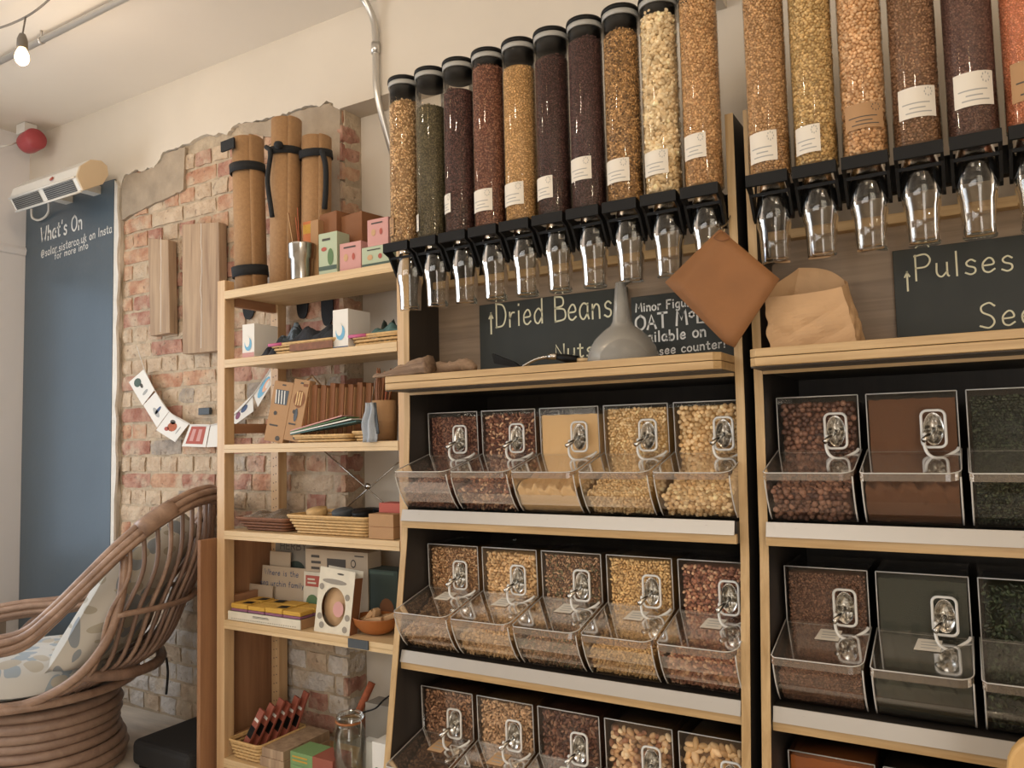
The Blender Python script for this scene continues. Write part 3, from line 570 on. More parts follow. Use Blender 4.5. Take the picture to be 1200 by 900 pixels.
# ------------------------------------------------------------------ scoop bins
BW = .184
FRONT = [(-.485, .004), (-.503, .022), (-.522, .050), (-.536, .080), (-.543, .104)]       # curved front sheet (y, z)
WB, WT = (-.374, .150), (-.379, .282)
def bin_proto():
    P = {}
    side = [(-.19, .003)] + FRONT + [WB, WT, (-.19, .282)]
    mb = MB()
    for x in (.001, BW - .004): mb.prism(side, 'x', x, x + .003)
    for (a, b), (c, d) in list(zip(FRONT, FRONT[1:])) + [(WB, WT)]:
        mb.add([(.004, a, b), (BW - .004, a, b), (BW - .004, c, d), (.004, c, d)], [(0, 1, 2, 3)], True)
        mb.add([(.004, a + .003, b), (BW - .004, a + .003, b), (BW - .004, c + .003, d), (.004, c + .003, d)], [(3, 2, 1, 0)], True)
    mb.box(.004, BW - .004, -.377, -.19, .279, .282)
    P['body'] = mb.mesh('body', 'acrylic')
    mb = MB(); mb.box(.004, BW - .004, -.485, -.19, .001, .004).box(.004, BW - .004, -.192, -.19, .003, .279); P['base'] = mb.mesh('base', 'acrylic')
    P['edge'] = []
    for x in (.0018, BW - .0018):
        P['edge'] += [MB().tube([(x, y, z) for y, z in FRONT], .0017, 6).mesh('edge', 'edge_lit'), MB().tube([(x, *WB), (x, *WT)], .0014, 6).mesh('edge', 'edge_lit')]
    P['edge'] += [MB().tube([(.002, *WT), (BW - .002, *WT)], .0014, 6).mesh('edge', 'edge_lit'), MB().tube([(.002, WB[0], WB[1]), (BW - .002, WB[0], WB[1])], .0012, 6).mesh('edge', 'edge_lit')]
    # lid: sloping sheet with rounded front corners and a downturned lip
    r = .028; pts = [(0.0, WB[0])]; yf = -.548; zf = .108
    out = [(-.001, WB[0]), (-.001, yf + r * .3), (.006, yf)] + [(BW - r + r * math.sin(a), yf + r - r * math.cos(a)) for a in np.linspace(0, math.pi / 2, 6)] + [(BW + .001, WB[0])]
    def zl(y): return zf + (WB[1] + .003 - zf) * (y - yf) / (WB[0] - yf)
    k = len(out); mb = MB(); mb.add([(x, y, zl(y)) for x, y in out] + [(x, y, zl(y) + .0025) for x, y in out], [tuple(range(k)), tuple(range(2 * k - 1, k - 1, -1))])
    P['lid'] = mb.mesh('lid', 'acrylic_lid')
    lip = out[1:-1]; kk = len(lip); mb = MB(); mb.add([(x, y, zl(y) + .002) for x, y in lip] + [(x, y - .002 * (1 if y < yf + .02 else 0), zl(y) - .013 * (1 if y < yf + .02 else .3)) for x, y in lip], [(i, i + 1, kk + i + 1, kk + i) for i in range(kk - 1)])
    P['lip'] = mb.mesh('lip', 'lip_clear')
    mb = MB(); mb.tube([(x, y, zl(y) + .003) for x, y in out], .0013, 6); P['lid_edge'] = mb.mesh('lid_edge', 'edge_lit')
    # scoop holder ring: clear plastic, its lit edge put in as white colour
    ring = [(x, -.402, z) for x, z in rrect(.112, .158, .160, .240, .012)]
    ring[0:5] = ring[0:5]
    P['scoop_holder'] = MB().tube(ring, .0030, 8, closed=True).mesh('scoop_holder', 'white_plastic_and_lit_edge')
    h = catmull([(.118, -.425, .186), (.117, -.432, .165), (.124, -.436, .146), (.140, -.430, .137), (.158, -.415, .142), (.176, -.400, .152), (.180, -.392, .158)], 5)
    P['handle'] = MB().tube(h, .0034, 8).lathe([(0, -.005), (.004, -.003), (.005, 0), (.004, .003), (0, .005)], 10, (.118, -.427, .188)).mesh('handle', 'white_plastic_and_lit_edge')
    # the scoop itself
    P['scoop_bowl'] = MB().lathe([(0, -.010), (.4, -.009), (.75, -.004), (.96, .006), (1.0, .010), (.97, .010), (.72, -.001), (.38, -.006), (0, -.007)], 20, M=T(.135, -.392, .200) @ rot('X', 90) @ Matrix.Diagonal((.020, .036, 1, 1))).lathe([(0, .014), (.005, .013), (.008, .004), (.009, -.006)], 12, M=T(.135, -.392, .198) @ rot('X', 90)).mesh('bowl', 'steel')
    P['scoop_handle'] = MB().tube([(.135, -.402, .198), (.127, -.424, .188), (.117, -.446, .176)], [.0055, .0045, .006], 8).mesh('handle', 'steel')
    return P
BP = bin_proto()
def powder_part(pts, col):
    mb = MB(); mb.v = []; return tri_part(pts, col)
def scoop_bin(x, dy, zb, what, where, spec, label=True):
    cols, core, sp, size, asp, sub, fill, ff = spec
    t = thing('scoop_bin', 'clear scoop bin of ' + what + ' ' + where, 'food bin', (x, dy, zb), 0, 'scoop bins on the shelves')
    for e in BP['edge']: link(bpy.data.objects.new('edge', e), t)
    for n in ('body', 'base', 'scoop_holder', 'handle'):
        o = link(bpy.data.objects.new(n, BP[n]), t)
    l = link(bpy.data.objects.new('lid', BP['lid']), t)
    for n in ('lip', 'lid_edge'): link(bpy.data.objects.new(n, BP[n]), l)
    if label:
        def zl(y): return .1135 + (.155 - .1135) * (y + .545) / .171
        p = [(.075, -.455), (.125, -.455), (.128, -.405), (.082, -.405)]
        lb = MB().add([(a, b, zl(b) + .0012) for a, b in p], [(0, 1, 2, 3)]).build('paper_label', 'kraft_light' if label == 2 else 'paper_label', t, fix=False)
        mb = MB()
        for q in range(3):
            b = -.418 - .012 * q; mb.add([(a, b2, zl(b2) + .0018) for a, b2 in ((.088, b), (.118, b), (.118, b - .003), (.088, b - .003))], [(0, 1, 2, 3)])
        mb.build('print', 'grey_ring', lb, fix=False)
    s = thing('scoop', 'small steel scoop in the holder of the ' + what + ' bin', 'scoop', (x, dy, zb), 0, 'steel scoops in bin holders')
    link(bpy.data.objects.new('bowl', BP['scoop_bowl']), s); link(bpy.data.objects.new('handle', BP['scoop_handle']), s)
    # contents
    fz = .275 if fill is None else fill; parts = []
    ins = size * .9 if sp else .0
    yw = -.371 + ins
    pile = [(-.478 + ins * .6, .006), (-.497 + ins, .024), (-.514 + ins, .050), (-.520 + ins, ff), (-.47, ff + .012), (-.41, ff + .045), (yw + .004, min(.145, ff + .075)), (yw, .150), (yw - .003, fz), (-.20, fz), (-.20, .006)]
    base = MB()
    if sp: base.prism(pile, 'x', .007 + ins, BW - .007 - ins)
    else:
        n = 26
        rows = catmull([(0, a, b) for a, b in pile[:9]], 4)
        def fn(u, v):
            i = min(len(rows) - 1, int(round(v * (len(rows) - 1)))); q = rows[i]; e = .0035 * math.sin(u * 23 + v * 9 + x * 40) + .003 * math.sin(u * 51 + v * 31)
            k = 1 if 8 < i < len(rows) - 10 else .15
            return (.006 + (BW - .012) * u, q.y, q.z + e * k * 1.6)
        base.grid(fn, n, len(rows) - 1).box(.006, BW - .006, yw + .002, -.2, .006, fz)
    pt = tri_part(base, core); parts.append((pt[0] + np.array([x, dy, zb]), pt[1], pt[2]))
    if sp:
        P = []
        w = BW - .014 - 2 * ins
        def sheet(poly):
            L_ = 0
            for (a, b), (c, d) in zip(poly, poly[1:]):
                ln = math.hypot(c - a, d - b)
                if ln < sp * .4: continue
                u, v = jgrid(w, ln, sp); tt = v / ln
                P.append(np.c_[.007 + ins + u, a + (c - a) * tt + RNG.uniform(-.3, .3, len(u)) * size, b + (d - b) * tt + RNG.uniform(-.2, .2, len(u)) * size])
        sheet(pile[:7]); sheet([(yw, .147), (yw - .003, fz)])
        G = np.concatenate(P) + np.array([x, dy, zb]); parts.append(grains(G, size, asp, cols, sub))
    o = link(bpy.data.objects.new('dry_food', stuff_mesh('dry_food', parts, 'grain' if sp else 'powder')))
    tag(o, what + ' inside a scoop bin ' + where, 'dry food', 'dry food in the scoop bins', 'stuff')
NUT = ['#7a4a32', '#8c5a3e', '#5f3626', '#a06c4a']
row1 = [('dark red-brown chopped nuts', ['#6b4030', '#7d5039', '#553025', '#8a5e46'], '#45281e', .0072, .0040, (1.5, 1, .7), 1, .268, .058),
        ('brown pecans with pale almonds', ['#6b3e2a', '#7d4c34', '#5a3224', '#8e5c40', '#c29a74'], '#48291e', .0086, .0050, (1.6, 1, .6), 1, .270, .062),
        ('smooth cream ground almond', None, '#c4a478', 0, 0, None, 1, .262, .070),
        ('cream cashew pieces', ['#cfae78', '#dcc08e', '#bc9862', '#c8a66e'], '#a07e4c', .0078, .0044, (1.4, 1, .7), 1, .272, .058),
        ('round blanched hazelnuts', ['#d2b07a', '#dfc190', '#c29c64'], '#8f6e40', .0112, .0062, (1.05, 1, 1), 2, .272, .050)]
row2 = [('toasted brown flakes', ['#9a7044', '#b0865a', '#86603a', '#bf9a6c'], '#6a4a2c', .0078, .0045, (1.5, 1, .5), 1, .272, .055),
        ('whole tan cashews', ['#bf9860', '#d0ac78', '#ac844e', '#c8a26c'], '#7c5c34', .0092, .0053, (1.5, .9, .8), 1, .268, .062),
        ('mixed brown and green seeds', ['#8a6242', '#6f4e34', '#a07a54', '#6a6444', '#b4906a'], '#4c3826', .0068, .0038, (1.5, .9, .6), 1, .272, .062),
        ('pale yellow pine kernels', ['#c49c5c', '#d2ae70', '#b08a4e', '#c8a468'], '#7e5e34', .0074, .0040, (1.5, .9, .8), 1, .272, .064),
        ('red skinned peanuts', ['#84503a', '#965f42', '#70402c', '#a87452', '#be9672'], '#4c2c1e', .0086, .0050, (1.25, .95, .9), 1, .268, .064)]
row3 = [('crumbled brown granola', ['#80583a', '#946a48', '#6a472e', '#a87e5a'], '#4c3322', .0080, .0046, (1.4, 1, .6), 1, .272, .06),
        ('light walnut pieces', ['#a27c54', '#b48e64', '#8c6844', '#c09a70'], '#5c4228', .0082, .0048, (1.4, 1, .7), 1, .272, .06),
        ('dark pecan halves', ['#66402e', '#784e38', '#543224', '#866046'], '#40261a', .0100, .0060, (1.6, .9, .6), 1, .272, .06),
        ('mixed whole nuts', ['#b0885a', '#c4a074', '#96704a', '#8a5c3c', '#d0b48a'], '#58402a', .0130, .0078, (1.4, 1, .8), 2, .262, .06),
        ('big tan brazil nuts', ['#b48c54', '#c6a06a', '#9c7644', '#caa878'], '#5e4428', .0150, .0090, (1.7, .9, .8), 2, .262, .06)]
wh = ['against the pine shelf side', 'second from the pine shelf', 'in the middle of its shelf', 'second from the oak divider', 'against the oak divider']
lv = ['on the shelf under the worktop', 'on the second shelf down', 'on the lowest shelf in view']
dys = [0, -.012, -.055]; zbs = [.985, .587, .176]
for r, row in enumerate((row1, row2, row3)):
    for k, q in enumerate(row):
        scoop_bin(.009 + .197 * k, dys[r], zbs[r], q[0], lv[r], q[1:], label=(0 if r == 0 else 2 if (r == 2 and k < 2) else 1))
rowr = [[('hazelnuts in dark brown skins', ['#63402f', '#744c38', '#523327', '#845c46'], '#3c2218', .0118, .0066, (1.05, 1, 1), 2, .268, .066), ('mid brown cocoa powder', None, '#5a3c28', 0, 0, None, 1, .268, .082), ('very dark green seed', ['#23281c', '#2c3224', '#1c2018', '#38402c'], '#1a1d15', .0062, .0034, (1.3, 1, .8), 1, .268, .07)],
        [('fine russet brown grain', ['#6a4630', '#7a543c', '#5a3a28'], '#4a3020', .0052, .0028, (1.2, 1, .9), 1, .268, .07), ('dark grey-green powder', None, '#33352c', 0, 0, None, 1, .268, .082), ('dried dark green leaves', ['#27301f', '#323d28', '#1d2418', '#3e4a32'], '#181c13', .0090, .0056, (1.6, 1, .25), 1, .268, .075)],
        [('rusty orange spice', None, '#8a4e22', 0, 0, None, 1, .27, .08), ('dull brown spice', None, '#4a3826', 0, 0, None, 1, .26, .08), ('dark olive herb', None, '#2c3022', 0, 0, None, 1, .26, .08)]]
lr = ['under the Pulses worktop', 'on the second shelf below the Pulses board', 'on the lowest shelf below the Pulses board']
for r, row in enumerate(rowr):
    for k, q in enumerate(row): scoop_bin(1.055 + .198 * k, (0, 0, -.05)[r], (.985, .585, .176)[r], q[0], lr[r], q[1:], label=(0 if r == 0 else 1))
# ------------------------------------------------------------------ boards and things on the worktops (top at z = 1.370)
ZW = 1.3705
def board(name, label, x0, x1, z1, lean=.012):
    t = thing(name, label, 'chalkboard', (x0, -.318, ZW)); h = z1 - ZW
    MB().box(0, x1 - x0, 0, .006, 0, h).build('panel', 'chalkboard', t, bevel=.001); return t, T(-x0, .318, -ZW)
YB = -.3188
b, inv = board('chalkboard_sign', 'black chalkboard reading Dried Beans and Nuts, behind the funnel', .168, .658, 1.597)
lettering(b, '^', (573.5, 391), (578, 390.5), 24, YB, inv=inv, weight=.09); lettering(b, 'Dried Beans', (581, 384), (717, 371), 27, YB, inv=inv, weight=.07)
lettering(b, 'Nuts', (651, 421), (695, 417), 17, YB, inv=inv, weight=.11)
b, inv = board('chalkboard_sign', 'smaller black chalkboard with white handwriting about oat milk, behind the folded bags', .668, .965, 1.566)
for q in (('Minor Figures', (745, 366), (822, 357), 10), ('OAT M*LK', (745, 387), (838, 376), 16), ('available on', (743, 403), (827, 394), 12), ('tap, see counter!', (744, 419), (850, 407), 9.5)):
    lettering(b, *q, YB, 'chalk_white', .16, inv)
b, inv = board('chalkboard_sign', 'black chalkboard reading Pulses and Seeds, beside the crumpled bag', 1.322, 1.80, 1.602)
lettering(b, '^', (1061, 341), (1067, 340), 22, YB, inv=inv, weight=.09); lettering(b, 'Pulses', (1072, 328), (1188, 316), 27, YB, inv=inv, weight=.07); lettering(b, 'Seeds', (1148, 385), (1262, 374), 28, YB, inv=inv, weight=.07)
# funnel, mouth down
p = at(730, 416, 'y', -.47)
fu = MB().lathe([(.094, .0), (.095, .004), (.091, .006), (.090, .020), (.084, .040), (.070, .062), (.048, .083), (.030, .096), (.024, .108), (.0215, .125), (.0135, .208), (.0120, .208), (.020, .125), (.022, .108), (.028, .095), (.046, .081), (.068, .060), (.082, .039), (.088, .019), (.088, .003)], 40).build('funnel', 'funnel_plastic', loc=(p.x, -.47, ZW))
tag(fu, 'cloudy plastic funnel standing mouth down on the worktop', 'funnel')
# driftwood
def stick(name, label, pts, rads, y, wob=.003):
    q = [at(a, b2, 'y', y) for a, b2 in pts]; mb = MB(); n = 9; P = catmull(q, 4); R = []
    for i in range(len(P)): s = i / (len(P) - 1) * (len(rads) - 1); k = min(int(s), len(rads) - 2); R.append(rads[k] + (rads[k + 1] - rads[k]) * (s - k))
    mb.tube(P, R, n); rl = random.Random(len(label)); mb.v = [(a + rl.uniform(-wob, wob), b2 + rl.uniform(-wob, wob), max(ZW + .001, c + rl.uniform(-wob, wob))) for a, b2, c in mb.v]
    return tag(mb.build(name, 'driftwood'), label, 'driftwood', 'driftwood on the worktop')
stick('driftwood', 'pale forked driftwood stick jutting past the worktop end', [(439, 445), (455, 442), (472, 437), (490, 431), (504, 428)], [.014, .020, .022, .024, .030], -.565)
stick('driftwood', 'dark knotty driftwood piece lying behind the pale stick', [(498, 433), (516, 433), (532, 431), (546, 428), (557, 432)], [.028, .022, .018, .022, .012], -.49)
# metal scoop with a black handle
t = thing('serving_tongs', 'black handled metal server lying before the Dried Beans board', 'utensil', (0, 0, 0)); yk = -.45
P = lambda px, py, y=yk: at(px, py, 'y', y)
MB().tube(catmull([P(612, 430), P(622, 424), P(632, 420), P(644, 418)], 4), .0045, 8).build('shaft', 'steel', t)
MB().tube([P(642, 418), P(653, 417.5)], [.009, .0095], 10).build('ferrule', 'steel', t)
MB().tube([P(652, 418), P(664, 420), P(677, 421)], [.008, .012, .010], 10).build('grip', 'black_plastic', t)
MB().tube([P(676, 422), P(689, 421.5)], [.006, .005], 10).build('tip', 'pine_x', t)
bl = MB(); a, b1, c, d = P(576, 414), P(579, 426), P(612, 432), P(602, 424); mb = MB()
mb.add([a, b1, c, d, a + Vector((0, .012, 0)), b1 + Vector((0, .012, 0)), c + Vector((0, .012, 0)), d + Vector((0, .012, 0))], [(0, 1, 2, 3), (7, 6, 5, 4), (0, 4, 5, 1), (1, 5, 6, 2), (2, 6, 7, 3), (3, 7, 4, 0)]); mb.build('blade', 'black_plastic', t)
# hook and folded bags hanging corner up
hk = MB().tube(catmull([(.984, -.449, 1.715), (.984, -.462, 1.70), (.980, -.49, 1.680), (.976, -.530, 1.668), (.975, -.545, 1.668), (.975, -.549, 1.678)], 4), .0022, 6).build('wall_hook', 'steel'); tag(hk, 'small steel hook holding the folded paper bags', 'hook')
cor = [at(846, 270, 'y', -.53), at(790, 335, 'y', -.53), at(862, 408, 'y', -.53), at(915, 328, 'y', -.53)]
for k in range(6):
    y = -.5300 - .0022 * k; o = Vector(((k - 5) * .0045, 0, -(k - 5) * .0022)); rl = random.Random(k); mb = MB()
    q = [c + o * (1 if i in (1, 2) else .3) for i, c in enumerate(cor)]
    def fn(u, v):
        p = (q[0] * (1 - u) + q[3] * u) * (1 - v) + (q[1] * (1 - u) + q[2] * u) * v
        return (p.x, y + .0007 * math.sin(u * 9 + k) * math.sin(v * 7), p.z)
    ob = mb.grid(fn, 8, 8).build('folded_bag', 'kraft_bag', solid=.0014, fix=False); tag(ob, 'flat brown paper bag hanging corner up from the hook', 'paper bag', 'flat paper bags on the hook')
tag(MB().tube(catmull([at(836, 279, 'y', -.545), at(845, 271, 'y', -.546), at(855, 278, 'y', -.545), at(846, 282, 'y', -.546), at(836, 279, 'y', -.545)], 4), .0012, 6).build('string_loop', 'kraft_dark'), 'thin brown string tied through the folded bags', 'string')
# open crumpled bag standing on the second worktop
bo = [(1.075, -.50), (1.255, -.50), (1.265, -.41), (1.085, -.41)]
rim_px = [at(896, 348, 'y', -.50), at(986, 336, 'y', -.505), at(989, 328, 'y', -.40), at(936, 314, 'y', -.395)]
def bag(u, v):
    s = (u * 4) % 4; i = int(s); f = s - i
    b0 = Vector((*bo[i], ZW + .001)); b1_ = Vector((*bo[(i + 1) % 4], ZW + .001)); t0, t1 = rim_px[i], rim_px[(i + 1) % 4]
    lo = b0.lerp(b1_, f); hi = t0.lerp(t1, f); p = lo.lerp(hi, v)
    cx = Vector((1.15, -.45, p.z)); out = (p - cx); out.z = 0
    bul = (.005 * abs(math.sin(f * 7 + v * 6 + i)) + .006 * abs(math.sin(f * 5 - v * 8 + 1)) - .004) * math.sin(math.pi * min(1, v * 1.2 + .05)) + (.010 * math.sin(f * math.pi) * v)
    p = p + out.normalized() * bul; p.z += .012 * math.sin(f * math.pi) * v * (-.5 if i == 0 else 1 if i == 2 else 0); return p
mb = MB().grid(bag, 48, 16, smooth=False); mb.add([(*q, ZW + .001) for q in bo], [(0, 1, 2, 3)])
tag(mb.build('paper_bag', 'kraft_light', solid=.001), 'open crumpled brown paper bag standing on the worktop', 'paper bag')
# ------------------------------------------------------------------ pine shelf
XI0, XI1, YI, YR = -.919, -.033, -.42, -.122
t = thing('pine_shelf', 'open pine shelving unit before the bare brick wall', 'shelf', (XI0, YI, 0)); off = T(-XI0, -YI, 0)
def pp(mb, name, m, par=t, **k):
    mb.v = [tuple(off @ Vector(q)) for q in mb.v]; return mb.build(name, m, par, **k)
for x in (XI0, XI1 - .041):
    for y in (YI, YR - .044):
        q = pp(MB().box(x, x + .041, y, y + .044, 0, 1.79), 'post', 'pine_z', bevel=.002)
        if y != YI:
            mb = MB()
            for z in np.arange(.1, 1.75, .032):
                mb.box(x + .012, x + .016, y - .0006, y + .001, z, z + .004).box(x + .026, x + .030, y - .0006, y + .001, z + .004, z + .008)
            pp(mb, 'peg_hole', 'ink', q)
    for z in (.10, .60, 1.225, 1.70): pp(MB().box(x + .010, x + .030, YI + .044, YR - .044, z, z + .036), 'side_rail', 'pine_y')
SH = [1.749, 1.495, 1.185, .876, .560, .080]
for z in SH:
    s = pp(MB().box(XI0 + .0415, XI1 - .0415, YI - .002, YR - .004, z - .018, z), 'shelf_board', 'pine_x', bevel=.0015)
    pp(MB().box(XI0 + .0415, XI1 - .0415, YI - .002, YI + .016, z - .030, z - .0181), 'front_lip', 'pine_x', s)
hub = at(431, 570, 'y', -.118)
P = lambda px, py: at(px, py, 'y', -.118)
for a, b in (((372, 522), (462, 600)), ((474, 536), (385, 613))):
    pp(MB().tube([P(*a), P(*b)], .0025, 6), 'cross_brace', 'steel')
pp(MB().lathe([(0, -.004), (.012, -.004), (.012, .004), (0, .004)], 14, M=Matrix.Translation(hub) @ rot('X', 90)), 'brace_hub', 'steel')
c = at(420, 755, 'y', YI - .004); pp(MB().box(c.x - .042, c.x + .042, YI - .0065, YI - .0025, .533, .561), 'price_holder', 'slate')
# loose board against the shelf side
tag(MB().box(-.955, -.937, -.475, -.13, 0, .845).build('pine_board', 'pine_red', bevel=.002), 'short reddish pine board standing upright beside the shelf post', 'board')
ORD = ['First', 'Second', 'Third', 'Fourth', 'Fifth', 'Sixth', 'Seventh', 'Eighth', 'Ninth']
# ---- little makers
def carton(name, label, cat, px0, px1, ztop, z0, y, depth, m, rz=0, group=None, mt=None):
    "upright carton whose front face spans photograph columns px0..px1 at depth y"
    a, b = at(px0[0], px0[1], 'y', y), at(px1[0], px1[1], 'y', y); w = b.x - a.x
    t = thing(name, label, cat, (a.x, y, z0), rz, group); MB().box(0, w, 0, depth, 0, ztop - z0).build('box', m, t, bevel=.0012); return t, w, ztop - z0
def quad(t, x0, x1, z0, z1, m, y=-.0008, name='print', sh=0): return flat(t, [(x0, y, z0), (x1, y, z0), (x1 + sh, y, z1), (x0 + sh, y, z1)], m, name)
def disc(t, cx, cz, rx, rz, m, y=-.0012, n=14, name='print', a0=0, a1=360): return flat(t, [(cx + rx * math.cos(math.radians(a0 + (a1 - a0) * k / n)), y, cz + rz * math.sin(math.radians(a0 + (a1 - a0) * k / n))) for k in range(n)], m, name)
def lines(t, x0, x1, z0, z1, n, m='ink', y=-.0012):
    mb = MB(); rl = random.Random(int(z0 * 9999) + n)
    for k in range(n):
        z = z1 - (z1 - z0) * (k + .5) / n; e = x1 - rl.uniform(0, .3) * (x1 - x0); h = (z1 - z0) / n * .22; mb.add([(x0, y, z - h), (e, y, z - h), (e, y, z + h), (x0, y, z + h)], [(0, 1, 2, 3)])
    mb.build('print', m, t, fix=False)
# ---- top of the shelf: rolled mats
def mat_roll(label, px, r, h, y, lean, straps):
    a = at(px[0], px[1], 'y', y); t = thing('yoga_mat', label, 'yoga mat', (a.x, y, SH[0] + .001), 0, 'rolled cork mats on the shelf top'); t.rotation_euler = (0, math.radians(lean), 0)
    sp = [(math.cos(u) * (r - .012 * u / 6.28), math.sin(u) * (r - .012 * u / 6.28)) for u in np.linspace(-.6, 6.28 * 2.2, 70)]
    mb = MB(); k = len(sp)
    mb.add([(x, y2, z) for z in (0, h) for x, y2 in sp], [(i, i + 1, k + i + 1, k + i) for i in range(k - 1)], True); mb.build('roll', 'cork', t, solid=.005, fix=False)
    for z, tilt, w in straps:
        mb = MB().lathe([(r + .0035, -w), (r + .006, -w), (r + .006, w), (r + .0035, w), (r + .0035, -w)], 28, M=T(0, 0, z) @ rot('X', tilt)); mb.build('strap', 'black_fabric', t)
    return t
m1 = mat_roll('rolled cork mat with two black straps, standing beside the brick', (294, 320), .062, .62, -.285, -2, ((.50, 4, .017), (.095, 6, .020)))
MB().box(-.062, .012, -.075, -.067, .565, .605).build('buckle', 'black_fabric', m1)
m2 = mat_roll('tallest rolled cork mat with a knotted black strap', (333, 310), .058, .645, -.29, 1, ((.52, 5, .014),))
MB().tube(catmull([(-.03, -.066, .53), (.0, -.072, .50), (-.012, -.074, .40), (.006, -.074, .30), (.012, -.072, .26)], 5), .009, 8).build('strap_end', 'black_fabric', m2)
MB().lathe([(0, -.016), (.014, -.01), (.018, 0), (.014, .01), (0, .016)], 12, (.035, -.066, .525)).build('knot', 'black_fabric', m2)
m3 = mat_roll('shorter rolled cork mat half hidden behind the brown carton', (369, 300), .056, .565, -.25, 1, ((.50, 8, .014),))
MB().tube(catmull([(.058, -.03, .50), (.078, -.03, .44), (.080, -.03, .36), (.074, -.03, .28)], 5), .010, 8).build('strap_end', 'black_fabric', m3)
for k, (px, py, w, h) in enumerate(((291, 352, .036, .075), (354, 354, .030, .062), (383, 358, .030, .075))):
    a = at(px, py, 'y', -.108); P = catmull([(a.x - w, -.108, a.z + .07), (a.x - w, -.108, a.z - h * .4), (a.x - w * .5, -.108, a.z - h), (a.x + w * .5, -.108, a.z - h), (a.x + w, -.108, a.z - h * .4), (a.x + w, -.108, a.z + .07)], 5)
    mb = MB(); 
    for i in range(len(P) - 1):
        pass
    n = len(P); ctr = Vector((a.x, -.108, a.z + .05)); inn = [q.lerp(ctr, .48 if k == 0 else .8) for q in P]
    mb.add(P + inn + [q + Vector((0, .004, 0)) for q in P] + [q + Vector((0, .004, 0)) for q in inn], [(i, i + 1, n + i + 1, n + i) for i in range(n - 1)] + [(2 * n + i + 1, 2 * n + i, 3 * n + i, 3 * n + i + 1) for i in range(n - 1)] + [(i + 1, i, 2 * n + i, 2 * n + i + 1) for i in range(n - 1)])
    tag(mb.build('hanging_strap', 'black_fabric'), ['wide black strap loop hanging behind the shelf above the white carton', 'black strap loop hanging behind the shelf next to the peg-holed post', 'black strap end hanging behind the shelf above the second white carton'][k], 'strap', 'strap loops behind the shelf')
# steel cup with incense
a = at(354, 322, 'y', -.375); cup = MB().lathe([(0, .002), (.034, .002), (.036, .0), (.0375, .005), (.040, .075), (.0455, .080), (.0475, .126), (.049, .130), (.0465, .130), (.044, .085), (.038, .075), (.035, .008), (0, .006)], 32).build('steel_cup', 'steel', loc=(a.x, -.375, SH[0] + .001)); tag(cup, 'stepped stainless steel cup holding incense sticks', 'cup')
for k, (dx, dy, tx, ty, L_) in enumerate(((-.030, 0, -.045, .01, .26), (-.022, .01, -.030, .02, .28), (-.010, -.012, -.045, .0, .25), (-.002, .014, -.038, .02, .22), (.004, 0, -.05, .015, .24))):
    o = MB().tube([(a.x + dx * .6, -.375 + dy, SH[0] + .012), (a.x + dx + tx, -.375 + dy + ty, SH[0] + L_)], .0018, 6).build('incense_stick', ('kraft_dark', 'rust', 'kraft_light', 'kraft_dark', 'rust')[k]); tag(o, 'thin brown incense stick leaning in the steel cup', 'incense stick', 'incense sticks in the steel cup')
q, w, h = carton('orange_packet', 'narrow orange packet with yellow top behind the steel cup', 'packet', (355, 284), (365, 284), 1.975, SH[0] + .001, -.335, .02, 'orange'); quad(q, .002, w - .002, h * .8, h * .95, 'sponge_yellow'); quad(q, .004, w - .012, h * .3, h * .6, 'rust')
carton('kraft_carton', 'tall narrow brown carton beside the orange packet', 'carton', (364, 300), (373, 300), 1.970, SH[0] + .001, -.345, .03, 'kraft')
t_, w, h = carton('kraft_carton', 'large plain brown carton behind the small soap boxes', 'carton', (375, 300), (398, 300), 1.995, SH[0] + .001, -.315, .17, 'kraft_dark'); t_.rotation_euler = (0, 0, math.radians(-8))
MB().box(w + .0005, w + .11, .02, .17, 0, h - .02).build('box', 'kraft_dark', t_, bevel=.0012)
def soap(label, x0, x1, ztop, z0, y, m, dec):
    t, w, h = carton('soap_box', label, 'soap box', x0, x1, ztop, z0, y, .062, m, group='small soap boxes on the shelf top')
    quad(t, 0.001, w - .001, h * .12, h * .22, 'tea_dark' if m == 'tea_green' else 'tea_pink')
    lines(t, w * .2, w * .8, h * .78, h * .9, 1, 'ink')
    if dec: disc(t, w * .65, h * .42, w * .16, h * .2, 'leaf'); disc(t, w * .3, h * .62, w * .15, h * .05, 'ink_red')
    else: disc(t, w * .3, h * .5, w * .10, h * .13, 'kraft_light'); disc(t, w * .66, h * .5, w * .07, h * .12, 'ink_red')
    return t
soap('tall pale green soap box next to the steel cup', (373.5, 300), (395, 300), 1.897, SH[0] + .001, -.395, 'tea_green', 1)
soap('pink soap box standing on the shelf beside the green one', (398, 300), (423, 300), 1.850, SH[0] + .001, -.39, 'tea_pink', 0)
soap('low pale green soap box under a pink one', (424, 300), (457, 300), 1.822, SH[0] + .001, -.39, 'tea_green', 0)
soap('pink soap box stacked on a low green one', (430.5, 275), (455, 275), 1.912, 1.8225, -.388, 'tea_pink', 0)
